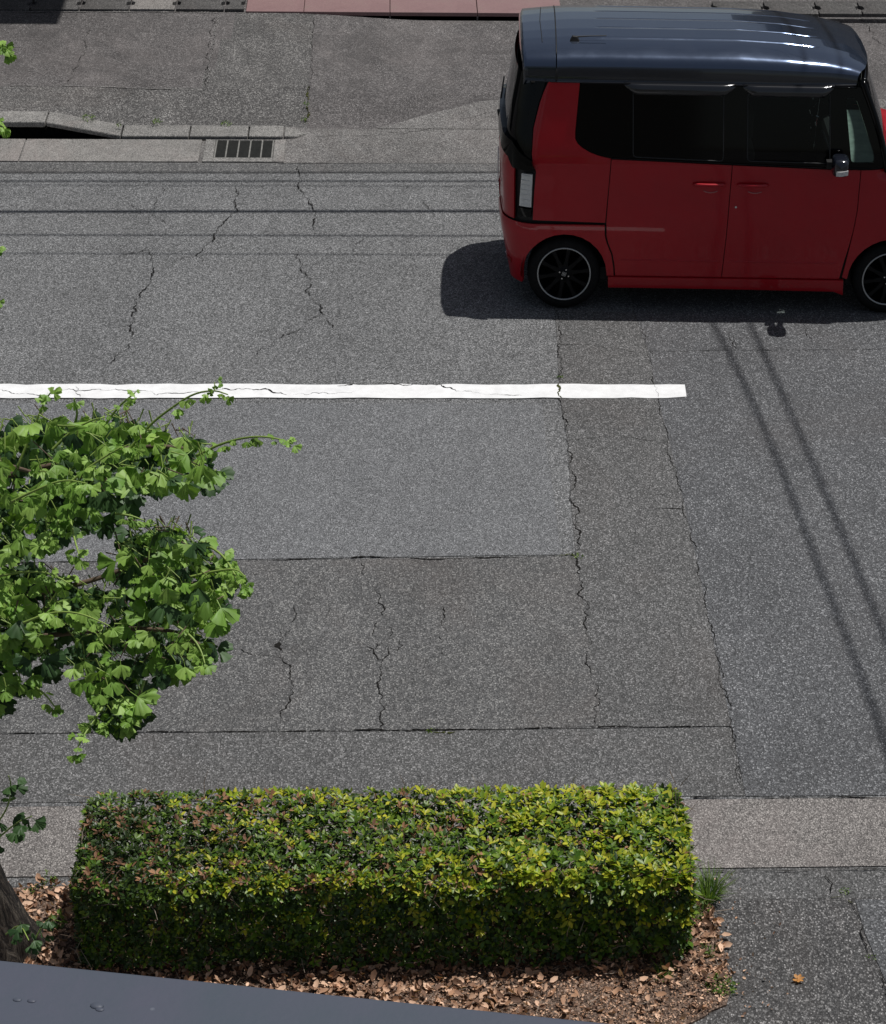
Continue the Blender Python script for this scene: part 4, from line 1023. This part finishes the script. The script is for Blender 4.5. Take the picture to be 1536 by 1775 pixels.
# whorls of leaves on the shoot tips
for i in range(4300):
    p,n=hedge_pt()
    lum=hn_(p.x,p.y+p.z,5.2)*.5+hn_(p.x+3,p.y-p.z,13)*.5
    wob=.034*hn_(p.x,p.y+p.z*1.3,7)+.016*hn_(p.x+5,p.y-p.z,19)
    q=shape_in(p-n*(abs(R.gauss(0,.022))-wob-.008),n)
    if thin(q,n): continue
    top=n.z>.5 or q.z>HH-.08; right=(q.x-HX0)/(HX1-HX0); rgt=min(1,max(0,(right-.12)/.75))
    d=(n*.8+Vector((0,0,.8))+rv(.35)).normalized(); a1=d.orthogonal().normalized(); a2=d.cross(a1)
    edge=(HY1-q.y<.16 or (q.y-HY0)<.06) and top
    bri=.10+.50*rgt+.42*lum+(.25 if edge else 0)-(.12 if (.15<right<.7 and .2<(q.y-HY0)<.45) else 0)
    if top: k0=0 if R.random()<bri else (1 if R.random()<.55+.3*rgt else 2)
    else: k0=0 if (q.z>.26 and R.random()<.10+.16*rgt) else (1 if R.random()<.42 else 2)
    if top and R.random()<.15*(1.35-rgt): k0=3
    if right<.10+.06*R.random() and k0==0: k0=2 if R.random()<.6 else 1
    m_=R.randint(4,7); s0=R.uniform(.026,.044)*(.95+.3*rgt if k0<2 else .95); ph=R.uniform(0,6.28)
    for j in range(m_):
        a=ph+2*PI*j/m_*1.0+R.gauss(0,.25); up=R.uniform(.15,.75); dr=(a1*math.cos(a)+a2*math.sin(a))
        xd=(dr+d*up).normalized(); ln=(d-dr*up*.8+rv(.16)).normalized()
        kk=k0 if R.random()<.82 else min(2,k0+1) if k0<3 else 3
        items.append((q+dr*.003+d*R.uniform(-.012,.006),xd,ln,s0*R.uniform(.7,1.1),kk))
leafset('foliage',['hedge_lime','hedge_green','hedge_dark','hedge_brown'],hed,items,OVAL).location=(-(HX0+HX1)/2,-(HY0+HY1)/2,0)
tw=MB()
def loc(p): return (p[0]-cx,p[1]-cy,p[2])
for i in range(900):
    p,n=hedge_pt(); p=p-n.normalized()*R.uniform(.0,.07); d=(rv(1)+Vector((0,0,.4))).normalized(); L=R.uniform(.04,.13)
    tw.tube([loc(p),loc(p+d*L*.5+rv(.006)),loc(p+d*L)],[.0022,.0018,.001],4,0 if R.random()<.6 else 1,cap=False)
tw.build('twigs',['twig_brown','twig_pale'],hed)
for i in range(13):
    x=HX0+.2+(HX1-HX0-.4)*i/12+R.uniform(-.05,.05); y=cy+R.uniform(-.16,.10); st=MB()
    top=Vector((x+R.uniform(-.06,.06),y+R.uniform(-.1,.1),.44)); 
    st.tube([loc((x,y,0)),loc((x+.01,y,.15)),loc(top)],[.024,.019,.010],7)
    for k in range(4):
        a=R.uniform(0,2*PI); st.tube([loc((x+.01,y,.14+.05*k)),loc((x+.12*math.cos(a),y+.12*math.sin(a),.27+.05*k)),loc((x+.24*math.cos(a),y+.22*math.sin(a),.42))],[.010,.007,.004],5)
    st.build('stem',['twig_brown'],hed,smooth=True)
# ---- leaf litter
bedp=[(x,y) for x,y in bed]
li=[]
def inbed(x,y): return inside((x,y),bedp)
tries=0
while len(li)<10000 and tries<60000:
    tries+=1
    x,y=R.uniform(-2.7,1.62),R.uniform(8.0,9.5)
    if not inbed(x,y):
        continue
    under=(HX0+.1<x<HX1-.1 and HY0+.15<y<HY1)
    if under and R.random()<.6: continue
    fine=(y<8.62 and x>.55) and R.random()<.75
    s=R.uniform(.008,.022) if fine else R.choice((R.uniform(.010,.028),R.uniform(.025,.065)))
    ln=(Vector((0,0,1))+rv(.6)).normalized(); xd=rv(1)
    k=0 if R.random()<.58 else 1
    li.append((Vector((x,y,.014+R.random()*.035)),xd-ln*xd.dot(ln),ln,s,k))
for i in range(9000):
    x,y=R.uniform(-2.2,1.6),R.uniform(8.0,8.75)
    if not inbed(x,y): continue
    ln=(Vector((0,0,1))+rv(.5)).normalized(); xd=rv(1); li.append((Vector((x,y,.013+R.random()*.018)),xd-ln*xd.dot(ln),ln,R.uniform(.006,.017),0 if R.random()<.6 else 1))
for i in range(260): # strays over the edge of the bed
    a=R.choice(bed[3:12]); x=a[0]+R.gauss(0,.16); y=a[1]+R.gauss(0,.09)
    if inbed(x,y) or y>9.48 : continue
    ln=(Vector((0,0,1))+rv(.3)).normalized(); li.append((Vector((x,y,.006)),rv(1),ln,R.uniform(.008,.026),0 if R.random()<.7 else 1))
leafset('leaf_litter',['litter_leaf','litter_dark'],None,li,CURL)
tag(bpy.data.objects['leaf_litter'],kind='stuff')
sm=MB()
for i in range(420):
    x,y=R.uniform(-2.2,1.5),R.uniform(8.15,9.4)
    if not inbed(x,y): continue
    a=R.uniform(0,PI); L=R.uniform(.03,.11); c=Vector((x,y,R.uniform(.03,.055))); d=Vector((math.cos(a),math.sin(a),R.uniform(-.1,.1)))
    sm.tube([c-d*L/2,c+rv(.004),c+d*L/2],[.0016,.0018,.0008],4,0 if R.random()<.5 else 1,cap=False)
tag(sm.build('twig_litter',['twig_brown','twig_pale']),kind='stuff')
# ---- single things on the ground
p=G(1383,1700,.0); it=[]
for a in (-150,-100,-50,10,60,115): it.append((Vector((0,0,.004)),Vector((math.cos(math.radians(a)),math.sin(math.radians(a)),.12)),Vector((0,0,1)),.036,0))
o=leafset('fallen_leaf',['fallen_orange'],None,it,CURL); o.location=(p.x,p.y,.004); tag(o,'single orange dry leaf lying alone on the dark footpath','fallen leaf')
p=G(1235,1590,.0); t=MB(); A=Vector((-.11,-.035,.012)); B=Vector((.10,.045,.012)); t.tube([A,(A+B)/2+Vector((0,.008,.01)),B],[.0035,.003,.002],5)
for k,(s,dx,dy) in enumerate(((.25,.03,-.09),(.4,.03,-.10),(.55,.0,-.10),(.4,-.07,.05),(.62,.05,-.02),(.3,-.09,.03))):
    c=A.lerp(B,s); t.tube([c,c+Vector((dx,dy,.006))*.55,c+Vector((dx*1.1,dy,.0))],[.002,.0016,.001],4,0)
o=t.build('fallen_twig',['twig_pale']); o.location=(p.x,p.y,.004); tag(o,'small pale dry twig lying on the dark footpath beside the hedge','twig')
def weed(px,n,h,r,label,grass=False,gz=0,pz=None,size=(.012,.024)):
    p=G(px[0],px[1],gz); it=[]; st=MB()
    for i in range(n):
        a=R.uniform(0,2*PI); rr=r*math.sqrt(R.random()); q=Vector((rr*math.cos(a),rr*math.sin(a),0)); 
        if grass:
            L=h*R.uniform(.5,1.1); d=Vector((math.cos(a)*.5+R.gauss(0,.2),math.sin(a)*.5+R.gauss(0,.2),1)).normalized()
            b=q*.35; m1=b+d*L*.55; e=b+d*L+Vector((d.x,d.y,-.35))*L*.35; w_=Vector((-d.y,d.x,0)).normalized()*.0028
            st.add([b-w_,b+w_,m1+w_*.8,m1-w_*.8,e],[(0,1,2,3),(3,2,4)],0)
        else:
            q.z=h*R.random()*(1-.5*rr/r); ln=(Vector((0,0,1))+rv(.5)).normalized(); it.append((q,rv(1),ln,R.uniform(*size),0))
    if grass: o=st.build('weed',['weed_green'])
    else: o=leafset('weed',['weed_green'],None,it,OVAL)
    o.location=(p.x,p.y,gz); tag(o,label,'weed','small weeds growing out of joints and edges'); return o
weed((1228,1560),150,.20,.13,'spiky grass tuft at the right end of the hedge',True)
weed((1198,1585),190,.11,.09,'broad-leaved weed tucked under the right hedge corner, left of the spiky grass',size=(.02,.034))
weed((1228,1652),150,.04,.06,'small round weed on the leaf bed edge, upper of two below the hedge corner')
weed((1250,1712),260,.06,.08,'bushy bright weed on the leaf bed edge, lower of two below the hedge corner')
weed((1150,1690),60,.09,.07,'sparse weed standing among dry leaves at the right end of the bed',True)
weed((1150,1700),26,.05,.04,'broad-leaved seedling beside a pale dry leaf in the bed',size=(.02,.03))
weed((1000,966),50,.012,.045,'tiny moss-like weed where two road cracks meet')
weed((972,655),26,.010,.022,'tiny weed in the crack just above the white line')
weed((745,1268),26,.008,.03,'tiny weed in the long crack nearest the hedge')
weed((530,180),26,.02,.028,'small weed in the far pavement joint, upper one',gz=.10); weed((528,208),24,.03,.03,'small weed at the foot of the far pavement joint by the kerb',gz=.03)
weed((272,214),60,.05,.045,'green weed tuft behind the kerb, left of two nearest the drain',gz=.05); weed((152,205),60,.04,.07,'low weed patch behind the kerb where it begins to drop',gz=.10)
weed((392,216),50,.03,.05,'faint weed tuft behind the kerb above the drain grate',gz=.04); weed((205,218),24,.03,.03,'small weed between two green tufts behind the kerb',gz=.07)
weed((1465,1545),26,.02,.03,'small weed in the footpath joint at the lower right',size=(.01,.018)); weed((1510,1660),16,.015,.03,'tiny weed further down the footpath joint at the lower right',size=(.01,.018))
weed((85,1535),60,.10,.05,'yellowish sprig rising from the leaves right of the tree trunk',size=(.014,.022)); weed((60,1550),40,.08,.035,'small yellow-green weed touching the tree trunk',size=(.012,.02))
weed((100,1605),30,.10,.05,'fresh green seedling with broad leaves between trunk and hedge',size=(.03,.05)); 
# ---- ginkgo tree
TB=Vector((-2.08,8.93,0)); tree=empty('ginkgo_tree',TB); tag(tree,'ginkgo tree with fan-shaped green leaves reaching in from the left edge over the road','tree')
tr=MB(); prof=[(0,.215),(.12,.185),(.35,.165),(.8,.15),(1.5,.14),(2.4,.125),(3.3,.11),(4.6,.09),(5.8,.06)]
tp=[Vector((-.20*z**.9,-.05*z,z-.02)) for z,_ in prof]
def fine(pts,rad,k=4):
    P_=[];R_=[]
    for i in range(len(pts)-1):
        for j in range(k): P_.append(pts[i].lerp(pts[i+1],j/k)); R_.append(rad[i]+(rad[i+1]-rad[i])*j/k)
    return P_+[pts[-1]],R_+[rad[-1]]
a_,b_=fine(tp,[r for _,r in prof],8); tr.tube(a_,b_,40)
# furrowed bark: push vertices in and out along ridges
for i,v in enumerate(tr.v):
    j=i%40; z=v[2]; k=i//40
    if k<len(a_):
        c=a_[k]; d=Vector(v)-c; ang=2*PI*j/40
        s=math.sin(ang*9+3*math.sin(z*4)+2*math.sin(z*9.+ang*2))*.5+math.sin(ang*17+z*11)*.3+R.uniform(-.25,.25)
        tr.v[i]=tuple(c+d*(1+.055*s))
tr.build('trunk',['bark'],tree,smooth=True)
def world2t(p): return Vector(p)-TB
br=MB(); sh=MB(); leaves=[]
def path(px,dists):
    if not isinstance(dists,(list,tuple)): dists=[dists]*len(px)
    if len(dists)==2 and len(px)>2: dists=[dists[0]+(dists[1]-dists[0])*i/(len(px)-1) for i in range(len(px))]
    return [D(x,y,d) for (x,y),d in zip(px,dists)]
def smoothp(ps,k=2):
    for _ in range(k):
        q=[ps[0]]
        for a,b in zip(ps,ps[1:]): q+=[a.lerp(b,.25),a.lerp(b,.75)]
        ps=q+[ps[-1]]
    return ps
def limb(ps,r0,r1,mb,m=0):
    ps=smoothp(ps); n=len(ps); mb.tube([world2t(p) for p in ps],[r1+(r0-r1)*(1-i/(n-1))**(3.2 if r0>.01 else 1) for i in range(n)],7,m); return ps
def lf(p,outd,s,k=0,droop=.5):
    ln=(Vector((0,-.6,.75))+rv(.38)); ln.normalize(); xd=outd*.6+Vector((0,-.35,-.35-droop))+rv(.3); xd=xd-ln*xd.dot(ln)*.9
    leaves.append((world2t(p),xd,ln,s*.97,k))
def along(ps,n,s=(.05,.08),spread=.03,k=0,t0=0.,cl=3,droop=.5):
    m_=len(ps)-1
    for i in range(n):
        t=t0+(1-t0)*(i+R.random()*.6)/n*1.; f_=min(m_-1e-3,t*m_); a=ps[int(f_)].lerp(ps[int(f_)+1],f_-int(f_))
        tang=(ps[int(f_)+1]-ps[int(f_)]).normalized()
        for j in range(R.randint(max(1,cl-1),cl+1)):
            o_=rv(1); o_=(o_-tang*o_.dot(tang)).normalized(); lf(a+o_*spread*R.random()+tang*R.uniform(-.01,.01),o_+tang*.4,R.uniform(*s)*.62,k,droop)
# limbs out of the frame that feed the visible branches
Z=lambda z:TB+Vector((-.20*z**.9,-.05*z,z))
L1=limb([Z(2.9),D(-420,900,7.8),D(-260,860,6.9),D(-60,840,6.5),D(120,800,6.35),D(250,770,6.3),D(340,780,6.25)],.05,.006,br)
L2=limb([Z(2.4),D(-380,1060,7.4),D(-200,1060,6.7),D(0,1040,6.5),D(160,1010,6.45),D(270,960,6.45),D(370,960,6.4)],.045,.006,br)
L3=limb([Z(2.1),D(-330,1200,7.4),D(-150,1160,6.8),D(20,1110,6.6),D(180,1090,6.5),D(300,1090,6.4),D(350,1120,6.35)],.04,.006,br)
L4=limb([Z(3.2),D(-380,700,7.6),D(-200,740,6.9),D(-40,790,6.4),D(60,820,6.25)],.035,.006,br)
# silhouettes of the leafy masses, filled with leaves at several depths
masses=[([(-60,715),(20,722),(60,700),(110,728),(150,705),(190,700),(235,712),(300,735),(340,745),(385,770),(385,810),(372,848),(315,838),(322,868),(300,880),(270,860),(235,868),(200,900),(160,925),(130,915),(100,940),(0,960),(-60,960)],470,(6.0,6.9)),
 ([(230,900),(290,895),(345,905),(352,950),(400,975),(415,1000),(395,1030),(400,1075),(380,1085),(350,1070),(300,1060),(240,1040),(200,1000),(190,960)],235,(6.1,6.8)),
 ([(-60,960),(70,950),(110,990),(200,1000),(300,1060),(370,1085),(372,1120),(335,1165),(280,1180),(225,1210),(170,1215),(140,1165),(85,1165),(60,1190),(0,1225),(-60,1240)],390,(6.1,7.0)),
 ([(-60,960),(40,960),(60,1010),(140,1040),(60,1100),(-60,1100)],80,(6.1,6.6)),
 ([(165,1190),(205,1185),(255,1190),(250,1225),(215,1250),(175,1250)],35,(6.2,6.5))]
masses+=[([(-430,660),(-230,640),(-58,700),(-58,1240),(-230,1260),(-400,1200)],850,(6.3,7.5)),
 ([(-420,-60),(-40,-40),(-40,40),(-32,560),(-80,640),(-420,640)],620,(6.6,7.9))]
for (x_,y_,d_,zz) in ((-28,62,6.6,4.1),(-28,206,6.6,3.9),(-28,428,6.6,3.7),(-28,516,6.6,3.6)): limb([Z(zz),D(-400,y_+120,7.6),D(-220,y_+30,7.0),D(x_,y_,d_)],.03,.003,br)
for k in range(10):
    y_=R.uniform(-40,1200); limb([Z(2.6+1.8*(1-y_/1200)),D(-420,y_+40,7.6),D(-300+R.uniform(-60,60),y_+R.uniform(-60,60),7.1),D(-120,y_+R.uniform(-90,90),6.8)],.025,.004,br)
holes=[[(95,935),(150,935),(165,985),(130,1000),(95,985)],[(85,1105),(125,1110),(120,1140),(88,1140)],[(270,842),(300,830),(318,842),(300,868),(272,868)],[(165,910),(225,885),(235,905),(190,945),(165,950)],[(300,1060),(330,1058),(330,1072),(300,1072)],[(150,1175),(166,1178),(162,1192),(150,1190)]]
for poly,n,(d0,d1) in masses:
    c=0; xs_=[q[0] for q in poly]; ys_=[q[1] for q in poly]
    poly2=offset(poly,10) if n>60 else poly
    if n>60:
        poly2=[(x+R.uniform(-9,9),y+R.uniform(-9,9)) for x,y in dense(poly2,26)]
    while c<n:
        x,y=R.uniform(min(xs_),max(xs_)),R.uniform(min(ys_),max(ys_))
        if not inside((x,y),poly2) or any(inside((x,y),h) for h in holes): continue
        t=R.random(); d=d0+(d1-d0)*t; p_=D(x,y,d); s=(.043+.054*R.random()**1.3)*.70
        dk=1 if (t>.35 and R.random()<.9) else (1 if R.random()<.12 else 0)  # deeper leaves take the colour with shade in it
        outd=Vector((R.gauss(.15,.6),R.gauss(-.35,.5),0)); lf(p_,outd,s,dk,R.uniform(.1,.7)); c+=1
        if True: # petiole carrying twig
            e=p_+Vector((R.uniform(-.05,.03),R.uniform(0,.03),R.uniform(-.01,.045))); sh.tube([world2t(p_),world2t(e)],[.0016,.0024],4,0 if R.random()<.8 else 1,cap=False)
for poly,n,(d0,d1) in masses:
    if n<100 or n>600: continue
    ins=offset(dense(poly,40),-0.) ; c=0; xs_=[q[0] for q in poly]; ys_=[q[1] for q in poly]
    while c<n*.4:
        x,y=R.uniform(min(xs_),max(xs_)),R.uniform(min(ys_),max(ys_))
        if not inside((x,y),offset(poly,12)) or any(inside((x,y),h) for h in holes): continue
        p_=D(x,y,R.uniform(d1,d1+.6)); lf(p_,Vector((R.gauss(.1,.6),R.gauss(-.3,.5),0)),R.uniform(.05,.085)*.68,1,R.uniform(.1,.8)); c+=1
# long fresh shoots
for px_,dd,n_,s_ in (([(30,810),(55,750),(75,700),(88,680)],(6.2,6.1),5,(.03,.05)),([(90,780),(125,745),(160,728),(175,725)],(6.1,6.05),6,(.04,.06)),([(105,850),(150,812),(200,780),(225,770)],(6.0,5.95),10,(.03,.05)),
    ([(215,790),(260,735),(300,705),(335,682),(372,676),(395,684)],(6.2,6.0),7,(.022,.04)),([(340,790),(385,768),(430,757),(470,757),(505,768)],(6.15,6.0),8,(.02,.042)),([(-10,1000),(45,990),(90,993),(140,1025)],(6.1,6.05),7,(.03,.05)),
    ([(110,880),(95,920),(75,945)],(6.1,6.0),4,(.03,.05)),([(250,1180),(240,1215),(228,1250)],(6.3,6.2),8,(.028,.045)),([(185,1215),(165,1245),(145,1275),(133,1300)],(6.3,6.2),8,(.03,.052)),([(120,890),(128,930),(138,965)],(6.1,6.0),6,(.03,.05)),
    ([(300,1080),(335,1105),(350,1130),(355,1150)],(6.15,6.1),9,(.03,.05)),([(350,940),(385,960),(405,990),(415,1020)],(6.2,6.1),12,(.025,.05)),([(0,1130),(30,1110),(75,1100)],(6.2,6.1),3,(.04,.07)),([(200,890),(225,893),(250,902)],(6.2,6.2),8,(.018,.035)),
    ([(130,735),(135,715),(128,690)],(6.2,6.1),3,(.03,.045)),([(180,740),(205,705),(235,680)],(6.1,6.0),5,(.02,.035)),([(330,1000),(370,990),(410,985),(425,1000)],(6.15,6.1),7,(.022,.04)),([(60,1190),(80,1205),(95,1225)],(6.3,6.3),4,(.03,.045)),([(20,870),(60,850),(110,830),(150,838)],(6.0,5.9),8,(.03,.055)),([(40,1080),(90,1060),(140,1062),(190,1085)],(6.05,5.95),7,(.035,.055)),([(-30,60),(0,72),(12,90)],(6.6,6.6),7,(.03,.045)),([(-30,205),(-5,215),(5,222)],(6.6,6.6),5,(.03,.04)),([(-30,425),(-5,430)],(6.6,6.6),5,(.025,.035)),([(-30,515),(-4,525)],(6.6,6.6),5,(.025,.035))):
    ps=limb(path(px_,dd),.0042,.0016,sh,0); along(ps,n_,s_,.012,0,.15,2,.4); lf(ps[-1],(ps[-1]-ps[-2]).normalized(),s_[1]*.6,0,.1)
ps=limb(path([(372,676),(372,662)],(6.0,6.0)),.002,.001,sh,0); along(ps,3,(.02,.035),.008,0,.2,2)
# sprouts on the trunk
for px_,dd,n_,s_,kk in (([(-15,1440),(15,1400),(20,1360),(15,1345)],(8.7,8.5),6,(.06,.085),1),([(0,1450),(30,1425),(55,1415)],(8.7,8.5),7,(.06,.085),1),([(10,1620),(35,1600),(50,1630)],(9.6,9.4),5,(.05,.08),1),([(55,1640),(75,1600),(90,1590)],(9.6,9.5),4,(.05,.075),1)):
    ps=limb(path(px_,dd),.004,.002,sh,0); along(ps,n_,s_,.03,kk,.1,2)
# upper crown outside the picture: it shades the left end of the hedge and fills the tree
off=Vector((SUN.x/SUN.z,SUN.y/SUN.z,1))
for (hx,hy,hr,n_) in ((-1.35,9.1,.26,120),(-1.6,8.75,.3,120),(-.95,8.98,.16,40)):
    for i in range(n_):
        a=R.uniform(0,2*PI); rr=hr*math.sqrt(R.random()); h_=R.uniform(5.5,6.0); p_=Vector((hx+rr*math.cos(a),hy+rr*math.sin(a)*.9,.5))+off*(h_-.5); lf(p_,rv(.6),R.uniform(.05,.085)*.62,0)
    limb([Z(4.8),Vector((hx,hy,.5))+off*5.1+Vector((-.6,0,0)),Vector((hx,hy,.5))+off*5.2],.03,.006,br)
for i in range(2600): # rest of the crown, left of the frame
    a=R.uniform(0,2*PI); rr=1.25*math.sqrt(R.random()); p_=Vector((-4.1+rr*math.cos(a),8.6+rr*math.sin(a),R.uniform(3.6,6.4))); lf(p_,rv(.6),R.uniform(.05,.085)*.62,1 if R.random()<.4 else 0)
for k in range(14):
    a=R.uniform(0,2*PI); z=R.uniform(3.,5.2); limb([Z(z),Vector((-4.1+.6*math.cos(a),8.6+.6*math.sin(a),z+.4)),Vector((-4.1+1.1*math.cos(a),8.6+1.1*math.sin(a),z+.8))],.03,.006,br)
br.build('branches',['twig_brown'],tree,smooth=True); sh.build('shoots',['shoot_green','twig_brown'],tree,smooth=True)
leafset('crown',['ginkgo_leaf','ginkgo_shaded'],tree,leaves,FAN,.032)
